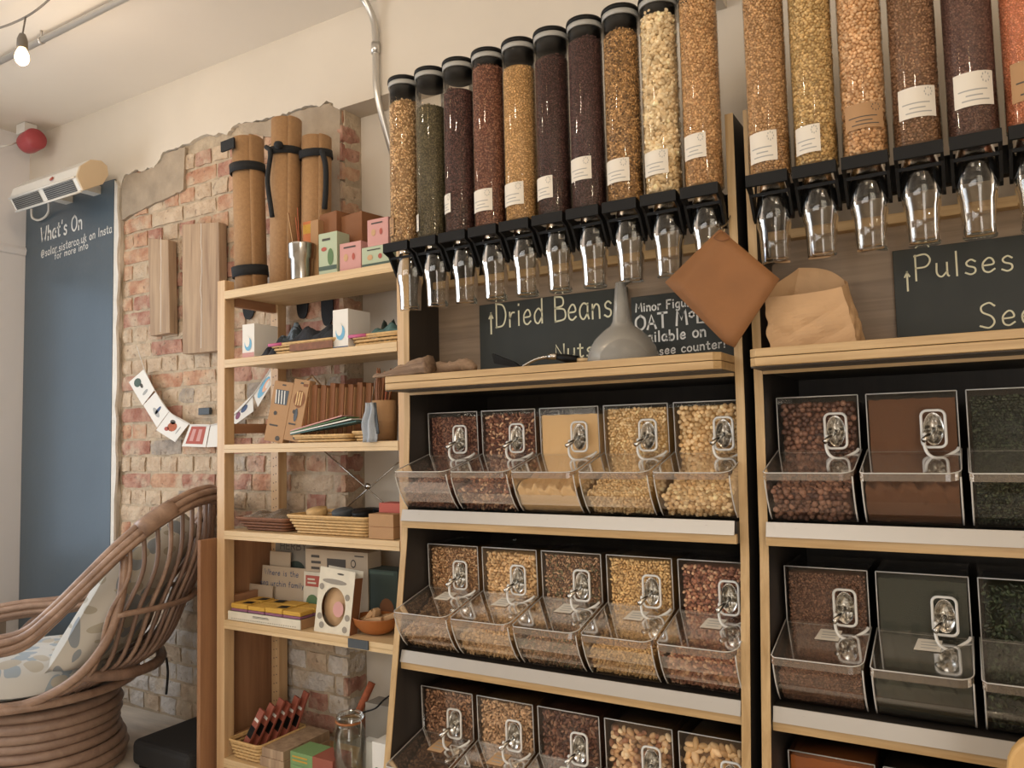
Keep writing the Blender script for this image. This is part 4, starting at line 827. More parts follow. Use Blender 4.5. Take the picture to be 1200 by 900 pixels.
# ---- second board: white cartons and trays
for k, (p0, p1, zt, lb) in enumerate((((284, 400), (298, 400), 1.618, 'white carton with a blue drop and red foot, beside the post'), ((390, 390), (408, 390), 1.625, 'white carton with a blue drop between the two woven trays'))):
    t_, w, h = carton('white_carton', lb, 'carton', p0, p1, zt, SH[1] + .001, -.405, .11, 'white_card', group='white cartons with a blue drop')
    disc(t_, w * .5, h * .40, w * .30, h * .20, 'blue_print'); disc(t_, w * .44, h * .48, w * .20, h * .17, 'white_card', y=-.0016); quad(t_, .001, w - .001, 0.001, h * (.15 if k == 0 else .04), 'tea_pink' if k == 0 else 'ink_blue')
def tray(name, label, px0, px1, z, y0, depth, h, m, rim=None, cat='tray', flare=.018, group=None, rows=4):
    a, b = at(*px0, 'y', y0), at(*px1, 'y', y0); w = b.x - a.x; t = thing(name, label, cat, (a.x, y0, z + .001), 0, group); mb = MB()
    for k in range(rows):
        zz = h * (k + .5) / rows; e = flare * (1 - zz / h); r = h / rows * .56
        pts = [(x, y, zz) for x, y in rrect(e, w - e, e, depth - e, .016, 3)]
        dn = []
        for i in range(len(pts)):
            p, q = Vector(pts[i]), Vector(pts[(i + 1) % len(pts)]); n = max(1, int((q - p).length / .010))
            for j in range(n):
                c = p.lerp(q, j / n); dn.append(c)
        cx = Vector((w / 2, depth / 2, zz)); out = [c + (c - cx).normalized() * (.0022 * (-1 if (i + k) % 2 else 1)) for i, c in enumerate(dn)]
        mb.tube(out, r * .8, 5, closed=True)
    mb.build('weave', m, t)
    MB().box(flare, w - flare, flare, depth - flare, 0.001, .004).build('base', m, t)
    MB().tube([(x, y, h) for x, y in rrect(-.002, w + .002, -.002, depth + .002, .018, 4)], .0045, 6, closed=True).build('rim', rim or m, t)
    return t, w
def cloth(name, label, x0, x1, y0, y1, z, h, m, cat='cloth', seed=1, group=None):
    rl = random.Random(seed); ph = [rl.uniform(0, 6) for _ in range(6)]
    def top(u, v):
        e = max(0, math.sin(math.pi * u)) ** .5 * max(0, math.sin(math.pi * v)) ** .5
        return (x0 + (x1 - x0) * u, y0 + (y1 - y0) * v, z + h * e * (.62 + .22 * math.sin(u * 14 + ph[0] + v * 5) + .16 * math.sin(u * 29 + ph[1] - v * 9)))
    mb = MB().grid(top, 26, 10); mb.grid(lambda u, v: (x0 + (x1 - x0) * u, y0 + (y1 - y0) * v, z), 26, 10)
    return tag(mb.build(name, m), label, cat, group)
tr, w = tray('woven_tray', 'flat woven tray with a pink edge under black bundles', (317, 406), (392, 402), SH[1], -.41, .17, .034, 'wicker', flare=.012, rows=3); x0 = tr.location.x
MB().tube([(.06, -.004, .034), (-.002, -.004, .034), (-.006, .03, .034)], .006, 6).build('pink_edging', 'pink', tr)
MB().box(.10, w - .004, -.006, -.003, .004, .028).build('cord_wrap', 'wicker_brown', tr)
cloth('cloth_bundle', 'dark floral cloth bundle at the back of the tray', x0 - .045, x0 + .12, -.36, -.26, SH[1] + .036, .095, 'navy_floral', 'cloth', 2)
cloth('cloth_bundle', 'shiny black cloth bundle lying across the tray', x0 + .045, x0 + .30, -.40, -.30, SH[1] + .037, .07, 'dark_cloth', 'cloth', 3)
cloth('cloth_bundle', 'rust coloured cloth behind the black bundle', x0 + .12, x0 + .30, -.29, -.2, SH[1] + .036, .10, 'rust', 'cloth', 4)
cloth('cloth_bundle', 'small black glove hanging over the tray edge', x0 - .055, x0 + .03, -.41, -.33, SH[1] + .002, .05, 'dark_cloth', 'cloth', 5)
tr, w = tray('woven_tray', 'flat woven tray with pink edge beside the pine post', (411, 395), (468, 392), SH[1], -.40, .17, .034, 'wicker', flare=.012, rows=3); MB().tube([(.07, -.004, .034), (-.002, -.004, .034), (-.006, .03, .034)], .006, 6).build('pink_edging', 'pink', tr); x0 = tr.location.x
cloth('cloth_bundle', 'teal cloth lying in the tray beside the pine post', x0 + .05, x0 + w, -.38, -.3, SH[1] + .036, .045, 'teal', 'cloth', 6)
cloth('cloth_bundle', 'red cloth piled at the back of the tray', x0 + .07, x0 + w + .01, -.30, -.22, SH[1] + .036, .075, 'rust', 'cloth', 7)
cloth('cloth_bundle', 'dark green cloth behind the white carton', x0 - .01, x0 + .07, -.28, -.2, SH[1] + .001, .125, 'forest', 'cloth', 8)
# ---- third board: cutlery sleeves
for k, (p0, p1, sh, y, lb) in enumerate((((309, 512), (331, 512), .035, -.40, 'leaning brown card sleeve of striped straws'), ((332, 513), (350, 513), .04, -.405, 'leaning brown card sleeve of bamboo cutlery'))):
    a, b = at(*p0, 'y', y), at(*p1, 'y', y); w = b.x - a.x; h = .215
    t_ = thing('card_sleeve', lb, 'card pack', (a.x, y, SH[2] + .013), 0, 'brown card sleeves on the third board'); t_.rotation_euler = (math.radians(-6), math.radians(9), 0)
    MB().box(0, w, 0, .03, 0, h).build('sleeve', 'kraft', t_, bevel=.001)
    if k == 0:
        quad(t_, w * .2, w * .85, h * .62, h * .86, 'slate')
        for j in range(4): quad(t_, w * (.25 + .15 * j), w * (.30 + .15 * j), h * .63, h * .85, 'white_card', y=-.0014, sh=-.008)
    else:
        disc(t_, w * .55, h * .68, w * .36, h * .14, 'kraft_dark')
        for j in range(3): quad(t_, w * (.34 + .15 * j), w * (.42 + .15 * j), h * .58, h * .80, 'wicker', y=-.0016)
        disc(t_, w * .5, h * .42, w * .12, h * .11, 'slate')
    disc(t_, w * .35, h * .47, w * .09, h * .035, 'ink'); lines(t_, w * .15, w * .75, h * .24, h * .30, 1); disc(t_, w * .7, h * .07, w * .12, h * .04, 'ink')
    quad(t_, w * .45, w * .65, h * .93, h * .955, 'ink')
xa = at(356, 490, 'y', -.37).x
for k in range(9):
    t_ = thing('card_sleeve', ORD[k] + ' edge-on brown card sleeve counting from the cutlery pack', 'card pack', (xa + .030 * k, -.385 + .012 * k, SH[2] + .003), 0, 'edge-on card sleeves on the third board'); t_.rotation_euler = (0, math.radians(4), 0)
    MB().box(0, .024, 0, .10, 0, .20 - .003 * (k % 3)).build('sleeve', 'kraft_dark', t_, bevel=.0015); MB().box(.0245, .0275, .004, .096, 0, .185).build('spine', 'kraft', t_)
tr, w = tray('woven_tray', 'shallow woven tray of folded pads on the third board', (343, 510), (408, 512), SH[2], -.414, .09, .022, 'wicker', flare=.012, rows=2); x0 = tr.location.x
for k, (m, c) in enumerate((('teal', 'teal'), ('white_card', 'white'), ('leaf', 'green'), ('tea_pink', 'pink'))):
    o = MB().box(-.02, w + .03 - .02 * k, .008, .07, 0, .004).build('folded_pad', m, M=T(x0, -.414, SH[2] + .027 + .0046 * k) @ rot('Y', -7 - 1.2 * k) @ T(0, 0, .003)); tag(o, c + ' cloth pad lying on the shallow woven tray', 'cloth pad', 'cloth pads on the tray')
tr, w = tray('woven_tray', 'small woven saucer beside the pine tub', (412, 508), (436, 508), SH[2], -.40, .1, .03, 'wicker', flare=.012, rows=3)
a = at(448, 512, 'y', -.37); tub = thing('pine_tub', 'ribbed wooden tub holding dried stems', 'tub', (a.x, -.36, SH[2] + .001))
MB().lathe([(0, .003), (.034, .003), (.036, 0), (.0375, .06), (.039, .062), (.0375, .064), (.041, .13), (.038, .13), (.035, .01), (0, .008)], 24).build('body', 'kraft', tub)
for k in range(16):
    an = k * 2.4; rr = .006 + .0015 * k; o = MB().tube(catmull([(a.x + rr * math.cos(an) * .6, -.36 + rr * math.sin(an) * .6, SH[2] + .012), (a.x + rr * math.cos(an), -.36 + rr * math.sin(an), SH[2] + .13), (a.x + .012 + rr * 1.6 * math.cos(an), -.36 + rr * 1.3 * math.sin(an), SH[2] + .20 + .012 * (k % 4))], 4), [.0022] * 4 + [.003] * 3 + [.006, .002], 6).build('dried_stem', ('wicker_brown', 'kraft_dark', 'rust')[k % 3]); tag(o, 'dried brown stem standing in the ribbed wooden tub', 'dried stem', 'dried stems in the wooden tub')
# hanging cloth on a string
c0, c1 = at(434, 472, 'y', -.432), at(434, 518, 'y', -.432)
def hang(u, v): return (c0.x - .012 - .018 * v + (.03 + .02 * v) * u + .004 * math.sin(v * 9), -.436 - .010 * math.sin(u * 9 + v * 3), c0.z + (c1.z - c0.z) * v)
hc = thing('hanging_cloth', 'pale grey cloth pouch hanging on a string before the third board', 'cloth', (c0.x, -.436, c1.z)); iv = T(-c0.x, .436, -c1.z)
mb = MB().grid(hang, 12, 10); mb.v = [tuple(iv @ Vector(q)) for q in mb.v]; mb.build('pouch', 'grey_cloth', hc, solid=.003)
mb = MB().grid(lambda u, v: (c0.x + .014 + .012 * v + .012 * u, -.433 - .003 * u, c0.z + (c1.z - c0.z) * (v * .8)), 4, 6); mb.v = [tuple(iv @ Vector(q)) for q in mb.v]; mb.build('lining', 'slate', hc, solid=.003)
mb = MB().tube([at(441, 440, 'y', -.5), c0 + Vector((.004, 0, .0))], .001, 5); mb.v = [tuple(iv @ Vector(q)) for q in mb.v]; mb.build('string', 'cable_grey', hc)
# little twig star on the brick
for a, b in (((352, 452), (366, 440)), ((366, 441), (376, 452))):
    tag(MB().tube([at(*a, 'y', -.125), at(*b, 'y', -.125)], .004, 6).build('twig', 'kraft_light'), 'short pale twig resting above the cutlery sleeves', 'twig', 'twigs above the sleeves')
# ---- fourth board
tr, w = tray('flat_basket', 'dark brown flat basket wrapped in clear film', (276, 620), (335, 624), SH[3], -.405, .15, .045, 'wicker_brown', flare=.03, rows=4, cat='basket'); x0 = tr.location.x
cloth('film_wrap', 'crinkled clear film wrapped over the brown basket', x0 + .01, x0 + w, -.40, -.27, SH[3] + .047, .03, 'lip_clear', 'film', 9)
tr, w = tray('wicker_basket', 'long pale wicker basket of small goods on the fourth board', (336, 615), (430, 625), SH[3], -.412, .2, .062, 'wicker', flare=.026, rows=6, cat='basket'); x0 = tr.location.x
for k, (u, m, lb) in enumerate(((.12, 'wicker', 'pale rolled strip lying in the wicker basket'), (.45, 'slate', 'slate grey tin lying in the wicker basket'), (.70, 'black_plastic', 'black lidded tin lying in the wicker basket'))):
    o = MB().lathe([(0, 0), (.034, 0), (.036, .004), (.036, .02), (.034, .024), (0, .024)], 20).build('small_tin', m, M=T(x0 + w * u + .03, -.34, SH[3] + .058) @ rot('X', 12)); tag(o, lb, 'tin', 'small goods in the wicker basket')
for k in range(4):
    o = MB().box(-.06, .06, -.02, .02, 0, .012).build('black_packet', 'black_plastic', M=T(x0 + w * .62 + .055 * k, -.25, SH[3] + .064 + .004 * (k % 2)) @ rot('Z', 12 * (k - 1))); tag(o, 'small black packet lying across the back of the basket', 'packet', 'black packets at the back of the basket')
t_, w, h = carton('kraft_carton', 'small plain brown carton at the end of the fourth board', 'carton', (432, 622), (461, 622), .955, SH[3] + .001, -.41, .13, 'kraft'); MB().box(-.0006, w + .0006, -.0008, .131, h * .48, h * .5).build('lid_line', 'kraft_dark', t_)
o = MB().box(0, .09, 0, .06, 0, .03).build('red_packet', 'ink_red', M=T(t_.location.x + .01, -.37, .956)); tag(o, 'red packet lying on the small brown carton', 'packet')
# ---- fifth board
t_, w, h = carton('sponge_tray', 'long cream card tray holding striped sponges', 'tray', (267, 725), (352, 740), .592, SH[4] + .001, -.415, .004, 'card_cream')
MB().box(0, .004, .0045, .14, 0, h).build('side', 'card_cream', t_); MB().box(w - .004, w, .0045, .14, 0, h).build('side', 'kraft', t_); MB().box(.0045, w - .0045, .0045, .14, 0, .004).build('base', 'kraft', t_)
MB().box(.0045, w - .0045, .136, .14, .0045, h).build('back', 'kraft', t_)
lines(t_, w * .36, w * .6, h * .55, h * .8, 2); mb = MB()
for k in range(30): mb.add([(w * (.06 + .03 * k), -.0012, h * .2), (w * (.06 + .03 * k) + .004, -.0012, h * .2), (w * (.06 + .03 * k) + .004, -.0012, h * .28), (w * (.06 + .03 * k), -.0012, h * .28)], [(0, 1, 2, 3)])
mb.build('print', 'ink', t_, fix=False)
x0 = t_.location.x
for k in range(8):
    r, c = divmod(k, 4); wx = (w - .012) / 4; xx = x0 + .006 + wx * c
    s_ = thing('sponge', 'yellow topped striped sponge, ' + ORD[c].lower() + ' from the shelf post in the ' + ('front' if r == 0 else 'rear') + ' row', 'sponge', (xx + .001, -.407 + .066 * r, SH[4] + .0065), 0, 'striped sponges in the card tray')
    for z0, z1, m, n in ((0, .024, 'sponge_green', 'scouring_layer'), (.0245, .034, 'sponge_purple', 'middle_layer'), (.0345, .052 - .003 * (c % 2), 'sponge_yellow', 'foam_layer')): MB().box(0, wx - .003, 0, .060, z0, z1).build(n, m, s_, bevel=.003)
    if k in (0, 2, 4, 5): disc_ = MB().add([(wx * .5, .01, .0525), (wx * .95, .02, .0525), (wx * .85, .05, .0525), (wx * .45, .045, .0525)], [(0, 1, 2, 3)]).build('band', 'black_plastic', s_, fix=False)
def leaning(name, label, p0, p1, ztop, z0, y, m, tilt=-10, th=.004, cat='card'):
    a, b = at(*p0, 'y', y), at(*p1, 'y', y); t = thing(name, label, cat, (a.x, y, z0)); t.rotation_euler = (math.radians(tilt), 0, 0); w = b.x - a.x; h = (ztop - z0) / math.cos(math.radians(tilt))
    MB().box(0, w, 0, th, 0, h).build('card', m, t, bevel=.0006); return t, w, h
q, w, h = leaning('greeting_card', 'grey card reading HERBY with a leaf drawing', (320, 660), (371, 660), .824, SH[4] + .001, -.205, 'card_grey', -3); text_on(q, 'HERBY', (w * .12, -.001, h * .84), (1, 0, 0), (0, 0, 1), w * .6, h * .10, 'ink'); disc(q, w * .5, h * .58, w * .2, h * .11, 'forest'); disc(q, w * .3, h * .52, w * .12, h * .05, 'ink')
q, w, h = leaning('greeting_card', 'plain beige card behind the lettered ones', (314, 680), (338, 680), .775, SH[4] + .001, -.225, 'card_beige', -3)
q, w, h = leaning('greeting_card', 'beige card lettered Where is the, behind the sponges', (305, 690), (360, 690), .724, SH[4] + .001, -.245, 'card_beige', -4); text_on(q, 'Where is the', (w * .06, -.001, h * .80), (1, 0, 0), (0, 0, 1), w * .72, h * .12, 'ink_blue'); text_on(q, 'sea urchin family?', (-w * .02, -.001, h * .56), (1, 0, 0), (0, 0, 1), w * .98, h * .12, 'ink_blue')
q, w, h = leaning('greeting_card', 'low plain card propped just behind the sponge tray', (287, 705), (318, 705), .655, SH[4] + .001, -.262, 'card_beige', -4)
q, w, h = carton('printed_carton', 'beige carton printed with a black window, behind the oval pack', 'carton', (358, 665), (431, 665), .802, SH[4] + .001, -.255, .07, 'card_beige'); quad(q, w * .36, w * .66, h * .66, h * .88, 'ink'); lines(q, w * .1, w * .28, h * .68, h * .94, 3); disc(q, w * .78, h * .83, w * .04, h * .06, 'ink'); disc(q, w * .78, h * .83, w * .028, h * .042, 'card_beige', y=-.0016); disc(q, w * .2, h * .60, w * .08, h * .05, 'ink'); lines(q, w * .8, w * .95, h * .92, h * .96, 1)
q, w, h = leaning('seed_card', 'cream card with red lettering and a green plant', (355, 690), (379, 690), .722, SH[4] + .001, -.268, 'card_cream', -2); quad(q, w * .1, w * .8, h * .68, h * .92, 'ink_red'); disc(q, w * .45, h * .33, w * .3, h * .18, 'leaf'); lines(q, w * .2, w * .7, h * .72, h * .88, 2, 'card_cream', -.0016)
# oval window pack
a, b = at(368, 735, 'y', -.402), at(409, 742, 'y', -.402); w = b.x - a.x; h = .212; q = thing('scrub_pack', 'cream printed pack with an oval window showing a loofah', 'pack', (a.x, -.402, SH[4] + .001)); q.rotation_euler = (math.radians(-5), math.radians(4), 0)
ov = [(w * .48 + w * .34 * math.cos(u), h * .42 + h * .30 * math.sin(u)) for u in np.linspace(0, 2 * math.pi, 28, endpoint=False)]
out = rrect(0, w, 0, h, .008, 6); mb = MB(); k = 28
vs = [(x, 0, z) for x, z in ov] + [(x, 0, z) for x, z in out]
ob = [min(range(28), key=lambda i: (out[i][0] - x) ** 2 + (out[i][1] - z) ** 2) for x, z in ov] if len(out) == 28 else None
def outer(u):
    dx, dz = math.cos(u), math.sin(u); cx, cz = w * .48, h * .42
    s = min([(w - cx) / dx if dx > 1e-6 else 9, -cx / dx if dx < -1e-6 else 9, (h - cz) / dz if dz > 1e-6 else 9, -cz / dz if dz < -1e-6 else 9]); return (cx + dx * s, cz + dz * s)
us = sorted(list(np.linspace(0, 2 * math.pi, 28, endpoint=False)) + [math.atan2(zz - h * .42, xx - w * .48) % (2 * math.pi) for xx in (0, w) for zz in (0, h)])
inn = [(w * .48 + w * .34 * math.cos(u), h * .42 + h * .30 * math.sin(u)) for u in us]; ou = [outer(u) for u in us]; k = len(us)
mb.add([(x, 0, z) for x, z in inn] + [(x, 0, z) for x, z in ou], [(i, (i + 1) % k, k + (i + 1) % k, k + i) for i in range(k)]); mb.build('front', 'card_cream', q, solid=.0015, fix=False)
MB().box(0, w, .038, .040, 0, h).build('back', 'card_cream', q); MB().box(0, .0015, .001, .038, 0, h * .9).build('side', 'kraft_dark', q); MB().box(w - .0015, w, .001, .038, 0, h * .9).build('side', 'kraft_dark', q)
MB().lathe([(0, -.012), (.6, -.010), (.95, -.004), (1, 0), (.95, .004), (0, .008)], 24, M=T(w * .46, .022, h * .42) @ rot('X', 90) @ Matrix.Diagonal((w * .38, h * .31, 1, 1))).build('loofah', 'kraft_light', q)
disc(q, w * .62, h * .40, w * .15, h * .12, 'tea_pink', y=-.0002); disc(q, w * .45, h * .80, w * .35, h * .04, 'card_grey', y=-.0016); disc(q, w * .6, h * .93, w * .1, h * .015, 'ink', y=-.0016)
for u, v in ((.1, .7), (.85, .6), (.9, .3), (.12, .25), (.2, .12), (.86, .12)): disc(q, w * u, h * v, w * .07, h * .05, 'card_grey', y=-.0016)
q, w, h = carton('green_carton', 'dark green carton with a rounded window behind the clay bowl', 'carton', (424, 690), (466, 690), .747, SH[4] + .001, -.25, .08, 'forest'); disc(q, w * .7, h * .3, w * .2, h * .2, 'kraft_dark'); quad(q, w * .1, w * .9, h * .92, h * .97, 'tea_dark')
a = at(434, 740, 'y', -.35); bwl = MB().lathe([(0, .002), (.03, .0), (.05, .008), (.072, .030), (.080, .052), (.082, .054), (.078, .055), (.068, .033), (.045, .013), (0, .008)], 32).build('clay_bowl', 'terracotta', loc=(a.x + .012, -.335, SH[4] + .001)); tag(bwl, 'orange clay bowl of soap bars at the end of the fifth board', 'bowl'); bwl.scale = (1.08, .85, 1)
for k, (dx, dy, rz, ry, dz) in enumerate(((-.03, -.01, 20, -52, .045), (-.005, 0, -15, -70, .048), (.01, -.02, 5, -8, .048), (.045, .0, 30, -20, .054), (.02, .03, -30, -14, .050), (-.04, .02, 60, -18, .046))):
    o = MB().box(-.034, .034, -.011, .011, -.008, .008).build('soap_bar', 'kraft_light', M=T(a.x + .012 + dx, -.335 + dy, SH[4] + dz) @ rot('Z', rz) @ rot('Y', ry), bevel=.002); tag(o, 'small wrapped cream bar lying in the orange clay bowl', 'soap bar', 'wrapped bars in the clay bowl')
# ---- lowest board
tr, w = tray('wicker_basket', 'small pale basket of red packets on the lowest board', (268, 885), (304, 892), SH[5], -.41, .22, .062, 'wicker', flare=.014, rows=5, cat='basket'); x0 = tr.location.x
for k in range(6):
    o = thing('red_packet', 'slim red packet with a black band standing in the basket', 'packet', (x0 + .022 + .017 * k, -.385 + .028 * k, SH[5] + .02), 0, 'red packets in the small basket'); o.rotation_euler = (math.radians(-16), math.radians(22 - 2 * k), math.radians(-8))
    MB().box(0, .030, 0, .010, 0, .165 + .01 * (k % 3)).build('packet', 'red_packet', o, bevel=.002); quad(o, .002, .028, .06, .10, 'black_plastic'); quad(o, .004, .026, .12, .13, 'white_card')
for k in range(2):
    a = at(306, 880, 'y', -.40); o = MB().box(0, .115 - .01 * k, 0, .22, 0, .030).build('wooden_box', 'old_plank', M=T(a.x + .004 * k, -.405 + .004 * k, SH[5] + .001 + .0308 * k)); tag(o, ['plain slim wooden box at the bottom of its stack', 'plain slim wooden box on top of its stack'][k], 'wooden box', 'stack of slim wooden boxes')
a = at(338, 890, 'y', -.415)
for k in range(2):
    t_ = thing('tea_carton', ['lower green carton with yellow print before the wooden boxes', 'upper green carton with yellow print and red side'][k], 'carton', (a.x + .012, -.418, SH[5] + .001 + .041 * k), 0, 'green tea cartons'); MB().box(0, .10, 0, .09, 0, .04).build('box', 'green_box', t_, bevel=.001); lines(t_, .01, .09, .008, .032, 2, 'sponge_yellow')
    MB().box(.1005, .19, .0, .09, 0, .04).build('end_box', 'red_packet', t_, bevel=.001)
a = at(408, 890, 'y', -.395); j = thing('clip_jar', 'clear clip top jar with an orange rubber seal', 'jar', (a.x, -.385, SH[5] + .001))
MB().lathe([(0, .0), (.046, .0), (.050, .004), (.052, .14), (.048, .175), (.041, .190), (.041, .204), (.039, .204), (.038, .189), (.046, .173), (.049, .14), (.047, .008), (0, .006)], 32).build('body', 'jar_glass', j)
MB().lathe([(.036, .2045), (.046, .2045), (.047, .2075), (.046, .2105), (.036, .2105)], 32).build('seal', 'terracotta', j)
MB().lathe([(0, .211), (.043, .211), (.045, .216), (.041, .229), (.025, .233), (0, .234)], 32).build('lid', 'jar_glass', j)
MB().tube(catmull([(.043, .0, .224), (.056, -.01, .219), (.060, -.015, .194), (.054, -.012, .169), (.048, -.01, .174)], 5), .0016, 6).build('clip', 'steel', j)
for k, (p0, p1, zt, y, lb, m) in enumerate((((424, 880), (441, 880), .20, -.315, 'slim white carton behind the clip top jar', 'white_card'), ((436, 880), (458, 880), .245, -.40, 'white carton with a green mark beside the oak panel', 'white_card'), ((428, 830), (470, 830), .31, -.28, 'large grey carton at the back of the lowest board', 'card_grey'))):
    q, w, h = carton('white_carton', lb, 'carton', p0, p1, zt, SH[5] + .001, y, .07, m)
    if k == 1: disc(q, w * .25, h * .5, w * .1, h * .05, 'leaf')
st = MB().tube([at(420, 835, 'y', -.2), at(436, 800, 'y', -.16)], .014, 8).build('round_baton', 'rust'); tag(st, 'short brown wooden baton leaning behind the jar', 'baton')
tag(MB().tube(catmull([at(425, 835, 'y', -.3), at(440, 830, 'y', -.3), at(450, 820, 'y', -.3), at(462, 812, 'y', -.3)], 6), .003, 6).build('power_cord', 'black_plastic'), 'thin black cord trailing over the grey carton', 'cord')
# ------------------------------------------------------------------ blue board and wall things
t = thing('blue_chalkboard', 'tall slate blue chalkboard panel headed What\'s On beside the brick', 'chalkboard', (XL, YW, 0)); MB().box(.002, -2.036 - XL, -.014, -.0005, .0, 2.476).build('panel', 'slate_blue', t, bevel=.001)
yb = YW - .0150; inv = T(-XL, -YW, 0)
lettering(t, "What's On", (48, 284), (96, 267.5), 17, yb, 'chalk_white', .13, inv); lettering(t, '@solar.sisterco.uk on Insta', (48, 302), (131, 272), 9, yb, 'chalk_white', .12, inv); lettering(t, 'for more info', (64, 304), (103, 291), 7.5, yb, 'chalk_white', .13, inv)
# air curtain: eight-sided body
hx0, hx1 = -2.50, -1.93
cs = [(-.353, 2.452), (-.305, 2.497), (-.254, 2.507), (-.225, 2.490), (-.219, 2.448), (-.245, 2.398), (-.336, 2.343), (-.368, 2.400)]
t = thing('air_heater', 'white wall heater with dark grilles and beige end cap above the blue board', 'heater', (hx0, 0, 0))
MB().prism(cs, 'x', 0, hx1 - hx0 - .012).build('body', 'heater_white', t, bevel=.004); MB().prism([(y * 1.0, z) for y, z in cs], 'x', hx1 - hx0 - .0115, hx1 - hx0).build('end_cap', 'heater_beige', t, bevel=.003)
A = Vector((0, -.368, 2.400)); B = Vector((0, -.336, 2.343)); dv = (B - A).normalized(); nn = Vector((0, dv.z, -dv.y)); nn = nn if nn.z < 0 else -nn; L_ = (B - A).length
# underside grille lies on the face from the front bottom edge back to the wall side
A = Vector((0, -.336, 2.343)); B = Vector((0, -.245, 2.398)); dv = (B - A).normalized(); L_ = (B - A).length
A2 = Vector((0, -.368, 2.400))
def gface(P0, P1, x0, x1, m, name, par, d=.002, f0=.1, f1=.9):
    d_ = (P1 - P0); n = Vector((0, d_.z, -d_.y)).normalized(); c = Vector((0, -.29, 2.43)); n = n if n.dot(P0 - c) > 0 else -n
    q = [P0 + d_ * f0 + n * d, P0 + d_ * f1 + n * d]; return MB().add([(x0, q[0].y, q[0].z), (x1, q[0].y, q[0].z), (x1, q[1].y, q[1].z), (x0, q[1].y, q[1].z)], [(0, 1, 2, 3)]), n
for (x0, x1) in ((.02, .25), (.29, .53)):
    mb, n = gface(A2, A, x0, x1, 'grille', 'grille', t); g = mb.build('grille', 'grille', t, fix=False); mb = MB()
    for k in range(6):
        f = .16 + .13 * k; p = A2.lerp(A, f) + n * .003; mb.tube([(x0, p.y, p.z), (x1, p.y, p.z)], .0012, 5)
    mb.build('grille_wire', 'grey_ring', g)
mb, n = gface(A2, A, .0, .75, '', '', t, .006, -.02, .06); 
for f in (.0, 1.0):
    p = A2.lerp(A, f) + n * .002; MB().tube([(.002, p.y, p.z), (.555, p.y, p.z)], .005, 6).build('grille_frame', 'heater_white', t)
pf = Vector((0, -.362, 2.425)); MB().lathe([(0, -.002), (.011, -.002), (.011, .002), (0, .002)], 12, M=T(.36, -.365, 2.43) @ rot('X', 62)).build('badge', 'ink_red', t)
MB().box(.06, .12, -.219, -.1275, 2.42, 2.46).build('bracket', 'heater_white', t); MB().box(.30, .36, -.219, -.1275, 2.42, 2.46).build('bracket', 'heater_white', t)
lp = catmull([at(37, 245, 'y', -.16), at(38, 255, 'y', -.145), at(45, 258, 'y', -.14), at(53, 254, 'y', -.14), at(57, 247, 'y', -.15), at(57, 236, 'y', -.2)], 6)
tag(MB().tube(lp, .006, 6).build('heater_cable', 'cable_white'), 'white cable looping below the wall heater', 'cable')
# old planks fixed on the brick
for lb, c in (('narrow weathered timber plank fixed on the brick', [(173, 279), (197, 281), (199, 390), (176, 394)]), ('wide weathered timber plank with a pale crack on the brick', [(213, 263), (256, 260), (258, 411), (214, 415)])):
    q = [at(x, y, 'y', -.150) for x, y in c]; w = q[1].x - q[0].x; mb = MB()
    vs = [tuple(p) for p in q] + [(p.x, -.108, p.z) for p in q]; t = thing('wall_plank', lb, 'plank', (q[3].x, -.108, q[3].z), 0, 'timber planks on the brick'); iv = T(-q[3].x, .108, -q[3].z)
    mb.add([iv @ Vector(v) for v in vs], [(0, 1, 2, 3), (7, 6, 5, 4), (0, 4, 5, 1), (1, 5, 6, 2), (2, 6, 7, 3), (3, 7, 4, 0)]); mb.build('timber', 'old_plank', t, bevel=.003)
    mb = MB(); rl = random.Random(5); pts = [(w * (.5 + rl.uniform(-.018, .018)), (q[0].z - q[3].z) * v) for v in np.linspace(.03, .97, 14)]; ribbon(mb, pts, .0025, lambda u, v: (u, -.0428, v)); mb.build('crack', 'white_card', t, fix=False)
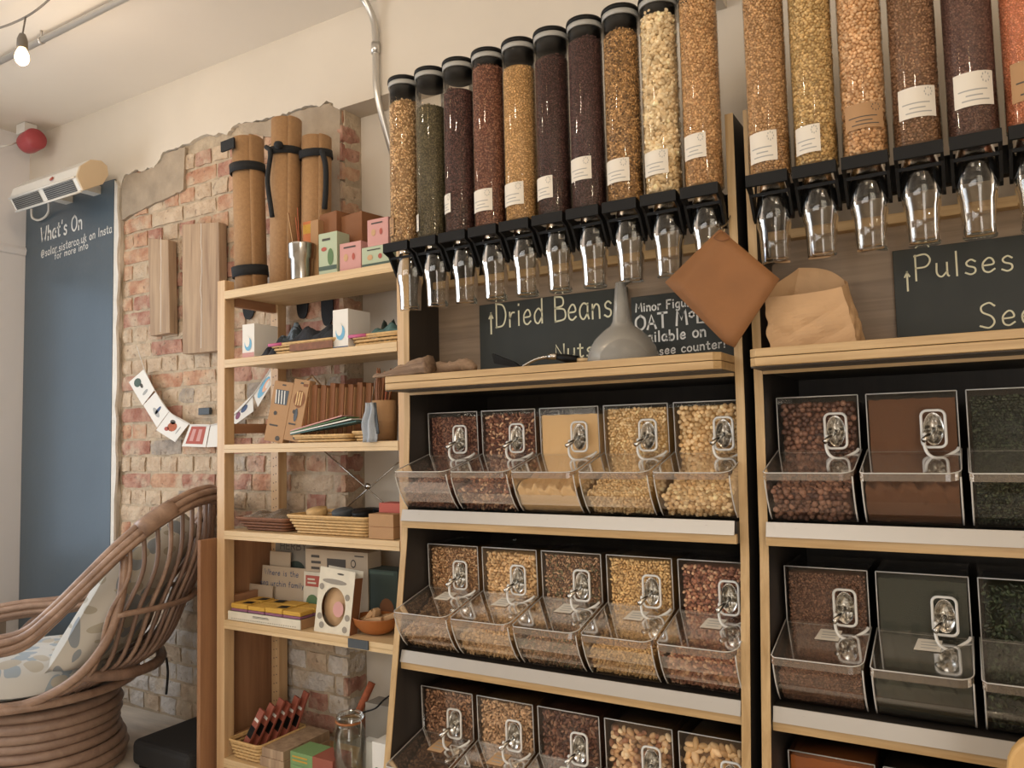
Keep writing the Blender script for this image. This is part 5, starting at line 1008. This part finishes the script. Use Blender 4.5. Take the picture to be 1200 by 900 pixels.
# garland of cards
yg = -.140; gq = [[(151, 448), (168, 433), (181, 457), (167, 475)], [(168, 475), (182.5, 459), (198, 482), (184, 501)], [(183, 504), (198, 483), (222, 496), (205, 518)], [(213, 523), (223, 497), (246, 497.5), (241, 524)], [(242, 524), (247, 498), (268, 495), (270, 523)], [(271, 487), (296, 462), (297, 482), (272, 500)], [(297, 462), (317, 431), (321, 445), (302, 477)]]
t = thing('card_garland', 'string garland of small white picture cards across the brick', 'garland', (-1.4, yg, 1.3)); iv = T(1.4, -yg, -1.3)
st = [at(x, y, 'y', yg - .004) for x, y in ((160, 405), (165, 420), (170, 435), (184, 462), (199, 483), (222, 497), (247, 498), (272, 488), (297, 462), (318, 430))]
MB().tube([iv @ p for p in catmull(st, 4)], .0018, 5).build('string', 'cable_white', t)
for k, c in enumerate(gq):
    y = yg - .0015 * (k % 2); q = [iv @ at(a, b, 'y', y) for a, b in c]; mb = MB(); bk = [p + Vector((0, .0012, 0)) for p in q]
    mb.add(q + bk, [(0, 1, 2, 3), (7, 6, 5, 4), (0, 4, 5, 1), (1, 5, 6, 2), (2, 6, 7, 3), (3, 7, 4, 0)]); cd_ = mb.build('card', 'white_card', t)
    def bl(u, v, d=-.0006): return q[0].lerp(q[1], u).lerp(q[3].lerp(q[2], u), v) + Vector((0, d, 0))
    def blob(cu, cv, ru, rv, m, d=-.0006): flat(cd_, [bl(cu + ru * math.cos(a), cv + rv * math.sin(a), d) for a in np.linspace(0, 6.28, 12, endpoint=False)], m)
    if k == 0: blob(.4, .25, .22, .16, 'tea_dark'); blob(.5, .45, .08, .1, 'ink'); blob(.5, .75, .2, .06, 'grey_ring')
    elif k == 1: blob(.4, .6, .12, .22, 'grey_ring'); blob(.55, .6, .25, .06, 'ink_blue')
    elif k == 2: blob(.5, .5, .22, .2, 'rust'); blob(.3, .35, .1, .1, 'ink_red'); blob(.7, .4, .1, .12, 'ink'); blob(.5, .8, .2, .03, 'grey_ring')
    elif k == 3:
        flat(cd_, [bl(.12, .12), bl(.9, .12), bl(.9, .85), bl(.12, .85)], 'ink_red')
        for v in (.32, .62): flat(cd_, [bl(.25, v - .08, -.001), bl(.78, v - .08, -.001), bl(.78, v + .08, -.001), bl(.25, v + .08, -.001)], 'tea_pink')
    elif k == 5: blob(.3, .5, .12, .25, 'sponge_purple'); blob(.6, .4, .16, .2, 'ink_blue')
    elif k == 6: blob(.5, .5, .38, .34, 'blue_print'); blob(.62, .62, .24, .22, 'peach_print', -.001); blob(.7, .7, .14, .14, 'white_card', -.0014)
p = at(240, 482, 'y', -.116); tag(MB().box(p.x - .036, p.x + .036, -.122, -.108, p.z - .015, p.z + .015).build('wall_plate', 'slate', bevel=.002), 'small dark metal plate fixed on a brick', 'plate')
# red alarm sounder in the corner
t = thing('alarm_sounder', 'round red alarm sounder in the ceiling corner', 'alarm', (-2.665, -.215, 2.752)); MB().lathe([(0, -.005), (.035, -.004), (.048, .008), (.053, .03), (.054, .10), (.050, .11), (0, .11)], 28, M=rot('Y', 84)).build('dome', 'red_paint', t); MB().box(-.03, .05, -.03, .03, .05, .102).build('mount', 'white_plastic_and_lit_edge', t)
tag(MB().tube([at(0, 172, 'y', -.34), at(12, 170, 'y', -.3), at(22, 166, 'y', -.24)], .004, 6).build('alarm_cable', 'cable_white'), 'short white cable running to the red alarm sounder', 'cable')
# ceiling conduit and wall conduit
t = thing('ceiling_conduit', 'straight galvanised conduit running below the ceiling', 'pipe', (0, -.675, 2.815)); MB().tube([(-2.80, 0, 0), (2.6, 0, 0)], .0125, 12).build('tube', 'zinc', t)
for x in (-2.4, -1.66, -.9, .0, .9, 1.8): MB().tube([(x, 0, .0), (x, 0, .0419)], .005, 6).lathe([(.0128, -.008), (.015, -.008), (.015, .008), (.0128, .008)], 12, M=T(x, 0, 0) @ rot('Y', 90)).build('clip', 'zinc', t)
t = thing('wall_conduit', 'bent galvanised conduit running down the wall beside the first tube', 'pipe', (-.39, -.13, 2.5)); iv = T(.39, .13, -2.5)
pc = catmull([(-.425, -.20, 2.853), (-.412, -.165, 2.835), (-.398, -.138, 2.78), (-.392, -.131, 2.72), (-.391, -.131, 2.60), (-.390, -.131, 2.51), (-.388, -.112, 2.43), (-.385, -.075, 2.335), (-.382, -.035, 2.24), (-.380, -.018, 2.17), (-.380, -.018, 2.0), (-.380, -.018, 1.7)], 5)
MB().tube([iv @ p for p in pc], .0125, 12).build('tube', 'zinc', t); MB().lathe([(.0128, -.02), (.0165, -.02), (.0165, .02), (.0128, .02)], 14, M=iv @ T(-.392, -.131, 2.66)).build('coupling', 'zinc', t)
# festoon lights
def zc(p): return p
c0_, c1_, c2_ = at(-2, 33, 'z', 2.765), at(30, 20, 'z', 2.745), at(57, 0, 'z', 2.765); dl, dr = (c0_ - c1_), (c2_ - c1_)
run = [c1_ + dl * 4 + Vector((0, 0, -.02)), c0_ + dl * .8 + Vector((0, 0, .03)), c0_, c1_, c2_, c2_ + dr * 1.2 + Vector((0, 0, .03)), c1_ + dr * 5, c1_ + dr * 9]
tag(MB().tube(catmull(run, 6), .004, 6).build('festoon_cable', 'cable_grey'), 'thin grey cable of the festoon lights slung under the ceiling', 'cable')
for k, (x, y, zt) in enumerate(((c1_.x, c1_.y, 2.745), (-.35, -1.29, 2.72), (.35, -1.56, 2.74), (1.5, -2.0, 2.73), (2.2, -2.28, 2.78))):
    p0 = at(26, 58, 'z', 2.60) if k == 0 else Vector((x, y, zt - .135)); t = thing('festoon_light', 'glowing bulb in a grey holder hanging from the cable' if k == 0 else 'further glowing festoon bulb along the cable', 'light', (p0.x, p0.y, p0.z - .05), 0, 'festoon lights')
    MB().tube([(0, 0, .105), (x - p0.x, y - p0.y, zt - p0.z + .05)], .003, 6).build('flex', 'cable_grey', t); MB().lathe([(0, .108), (.010, .106), (.014, .095), (.017, .085), (.018, .055), (0, .055)], 16).build('holder', 'cable_grey', t)
    MB().lathe([(.010, .056), (.014, .050), (.022, .030), (.023, .015), (.018, .002), (.009, -.006), (0, -.008)], 20).build('bulb', 'bulb_glow', t)
    l = bpy.data.lights.new('festoon_glow', 'POINT'); l.energy = 4.0 if k == 0 else 5.0; l.color = (1, .80, .58); l.shadow_soft_size = .03; lo = bpy.data.objects.new('festoon_glow', l); lo.location = (0, 0, -.045); link(lo, t)
# black box on the floor
t = thing('black_box', 'low black box with rounded edges on the floor beside the rattan chair', 'box', (-1.28, -.51, 0)); MB().prism([(0, .0), (.325, 0), (.325, .34), (0.0, .34)], 'z', .012, .105).build('case', 'black_matt', t, bevel=.022, seg=3); MB().box(.02, .305, .02, .32, 0, .0118).build('foot', 'black_plastic', t)
# ------------------------------------------------------------------ rattan chair
cx, cy, ang = -1.587, -.656, math.radians(43); Fv = Vector((-math.cos(ang), -math.sin(ang), 0)); Nv = Vector((-Fv.y, Fv.x, 0)); Nv = Nv if Nv.y < 0 else -Nv
t = thing('rattan_chair', 'round rattan swivel chair with floral cushions on a coiled base', 'chair', (cx, cy, 0))
def W(f, n, z): return Fv * f + Nv * n + Vector((0, 0, z))
for k in range(8):
    z = .018 + .034 * k; r = .262 + .010 * math.sin(k * 1.3) - .004 * k; MB().tube([(r * math.cos(a), r * math.sin(a), z) for a in np.linspace(0, 2 * math.pi, 40, endpoint=False)], .019, 8, closed=True).build('base_coil', 'rattan_coil', t)
MB().lathe([(0, .27), (.23, .27), (.24, .262), (.24, .01), (0, .01)], 32).build('base_core', 'rattan_dark', t); MB().lathe([(.08, .270), (.08, .315), (0, .315)], 20).build('swivel', 'black_plastic', t)
half = [(.44, .16, .40), (.43, .26, .44), (.36, .315, .50), (.22, .335, .525), (.08, .345, .530), (-.04, .345, .548), (-.13, .34, .62), (-.23, .325, .725), (-.33, .30, .83), (-.43, .255, .917), (-.52, .18, .976), (-.575, .09, .995), (-.595, 0, .988)]
rim = half + [(-.585, -.085, .962), (-.54, -.18, .895), (-.44, -.26, .80)] + [(f, -n, z) for f, n, z in reversed(half[:-4])]
RIM = [W(*q) for q in catmull(rim, 5)]
for k, (dz, dn) in enumerate(((.024, 0), (.010, -.020), (-.014, -.020), (-.028, 0), (-.014, .020), (.010, .020))):
    ctr = W(0, 0, .6)
    pts = []
    for i, p in enumerate(RIM):
        o = Vector((p.x, p.y, 0)); o = o.normalized() if o.length else o; pts.append(p + Vector((0, 0, dz)) + o * dn)
    MB().tube(pts, .0130, 8).build('rim_cane', 'rattan', t)
def band(i0, i1, nm):
    pts = RIM[i0:i1]; MB().tube(pts, .036, 12).build(nm, 'rattan', t)
band(43, 49, 'binding'); band(72, 78, 'binding')
seat = [W(.36 * math.cos(a) + .05, .33 * math.sin(a), .315 + .03 * max(0, math.cos(a))) for a in np.linspace(0, 2 * math.pi, 40, endpoint=False)]
MB().tube(seat, .016, 8, closed=True).build('seat_hoop', 'rattan', t)
seat2 = [W(.27 * math.cos(a), .27 * math.sin(a), .300) for a in np.linspace(0, 2 * math.pi, 40, endpoint=False)]; MB().tube(seat2, .014, 8, closed=True).build('seat_hoop', 'rattan_dark', t)
# side poles and back staves
for s in (1, -1):
    MB().tube([W(f, s * n, z) for f, n, z in catmull([(-.345, .288, .80), (-.335, .300, .66), (-.295, .310, .52), (-.20, .315, .40), (-.06, .315, .330), (.10, .32, .322)], 6)], .016, 8).build('side_pole', 'rattan', t)
    MB().tube([W(f, s * n, z) for f, n, z in catmull([(.10, .345, .530), (.20, .345, .44), (.24, .325, .36), (.22, .30, .33)], 5)], .012, 8).build('arm_strut', 'rattan', t)
ns = 19
def rimpt(s):
    i = min(len(RIM) - 1.001, max(0, s * (len(RIM) - 1))); k = int(i); return RIM[k].lerp(RIM[k + 1], i - k)
for k in range(ns):
    s = .345 + (.655 - .345) * k / (ns - 1); top = rimpt(s); u = (k / (ns - 1) - .5) * 2
    bot = W(-.24 + .12 * abs(u) ** 2, -.27 * u, .325); mid = W(-.50 + .20 * abs(u) ** 2, -.315 * u, .60) if True else None
    q1 = W(-.41 + .16 * u * u, -.30 * u, .42)
    MB().tube(catmull([top, top.lerp(mid, .5) + (W(-.03, 0, 0)), mid, q1, bot], 5), .0082, 7).build('stave', 'rattan_dark' if k % 3 else 'rattan', t)
MB().tube(catmull([W(-.325, .312, .60), W(-.44, .22, .60), W(-.51, .10, .60), W(-.52, 0, .60), W(-.51, -.10, .60), W(-.44, -.22, .60), W(-.325, -.312, .60)], 5), .011, 8).build('back_brace', 'rattan', t)
MB().tube(catmull([W(-.20, .30, .40), W(-.34, .20, .37), W(-.40, 0, .36), W(-.34, -.20, .37), W(-.20, -.30, .40)], 5), .020, 8).build('lower_brace', 'rattan_dark', t)
# cushions: padded, swept
def pillow(fn, nu, nv, th):
    "closed padded slab: fn gives a point and its facing normal"
    def side(sgn):
        def g(u, v):
            e = ((1 - (2 * u - 1) ** 8) * (1 - (2 * v - 1) ** 8)) ** .5; p, n = fn(u, v); return p + n * sgn * th * .5 * e + n * .004 * math.sin(u * 9) * math.sin(v * 8) * e
        return g
    return MB().grid(side(1), nu, nv).grid(side(-1), nu, nv)
def backf(u, v):
    a = (u - .5) * 2; z = .415 + (.50 - .12 * a * a) * v; f = -.205 - .285 * v ** .9 + .19 * a * a * (.6 + .4 * v); n_ = .285 * a * (1 - .30 * v ** 3)
    nrm = (W(1, 0, .5) - Nv * a * .8).normalized(); return W(f, n_, z), nrm
cu = tag(pillow(backf, 26, 26, .15).build('back_cushion', 'floral'), 'floral grey back cushion resting in the rattan chair', 'cushion'); cu.location = (cx, cy, 0)
def seatf(u, v):
    a = 2 * math.pi * u; r = .31 * v ** .5; return W(.08 + r * math.cos(a) * 1.0, r * math.sin(a) * .95, .335), Vector((0, 0, 1))
def seat_top(u, v):
    a = 2 * math.pi * u; r = .32 * v; return W(.06 + r * math.cos(a), r * math.sin(a) * .93, .345 + .095 * (1 - v ** 6) ** .5 + .004 * math.sin(a * 6) * v)
mb = MB().grid(seat_top, 36, 12).grid(lambda u, v: W(.06 + .32 * v * math.cos(2 * math.pi * u), .32 * v * math.sin(2 * math.pi * u) * .93, .338), 36, 4)
cu = tag(mb.build('seat_cushion', 'seat_floral'), 'round pale floral seat cushion in the rattan chair', 'cushion'); cu.location = (cx, cy, 0)
MB().tube(catmull([W(-.42, -.02, .36), W(-.425, -.022, .30), W(-.42, -.02, .22)], 4), .005, 6).build('tie', 'black_fabric', t)
# low table with magazines behind the chair
p = at(20, 720, 'z', .46); t = thing('low_table', 'low grey wooden table behind the rattan chair arm', 'table', (-2.79, -1.05, 0)); MB().box(0, .52, 0, .62, .44, .462).build('table_top', 'table_top', t, bevel=.003)
for x, y in ((.02, .02), (.46, .02), (.02, .57), (.46, .57)): MB().box(x, x + .035, y, y + .035, 0, .4395).build('leg', 'table_top', t)
for k in range(3):
    o = MB().box(-.10, .10, -.14, .14, 0, .012).build('magazine', 'magazine', M=T(-2.42, -.78, .4625 + .0125 * k) @ rot('Z', 12 * k - 10)); tag(o, ['white magazine at the bottom of the pile on the low table', 'white magazine in the middle of the pile on the low table', 'white magazine on top of the pile on the low table'][k], 'magazine', 'magazines on the low table')
# ------------------------------------------------------------------ cafe chair beside the camera, only its shoulder in view
t = thing('wooden_chair', 'pale wooden chair with a rounded backrest', 'chair', (1.474, -1.0, 0))
MB().prism(rrect(0, .40, .50, .762, .06, 6), 'y', 0, .022).build('backrest', 'chair_wood', t, bevel=.005); MB().prism(rrect(-.01, .41, -.40, .01, .06, 5), 'z', .43, .455, M=T(0, .02, 0)).build('seat', 'chair_wood', t, bevel=.006)
for x in (.035, .345):
    MB().box(x, x + .03, -.36, -.33, 0, .4295).build('leg', 'chair_wood', t, bevel=.004); MB().box(x, x + .03, -.012, .018, 0, .4295).build('leg', 'chair_wood', t, bevel=.004); MB().box(x, x + .03, .0235, .043, .456, .70).build('back_post', 'chair_wood', t, bevel=.004)
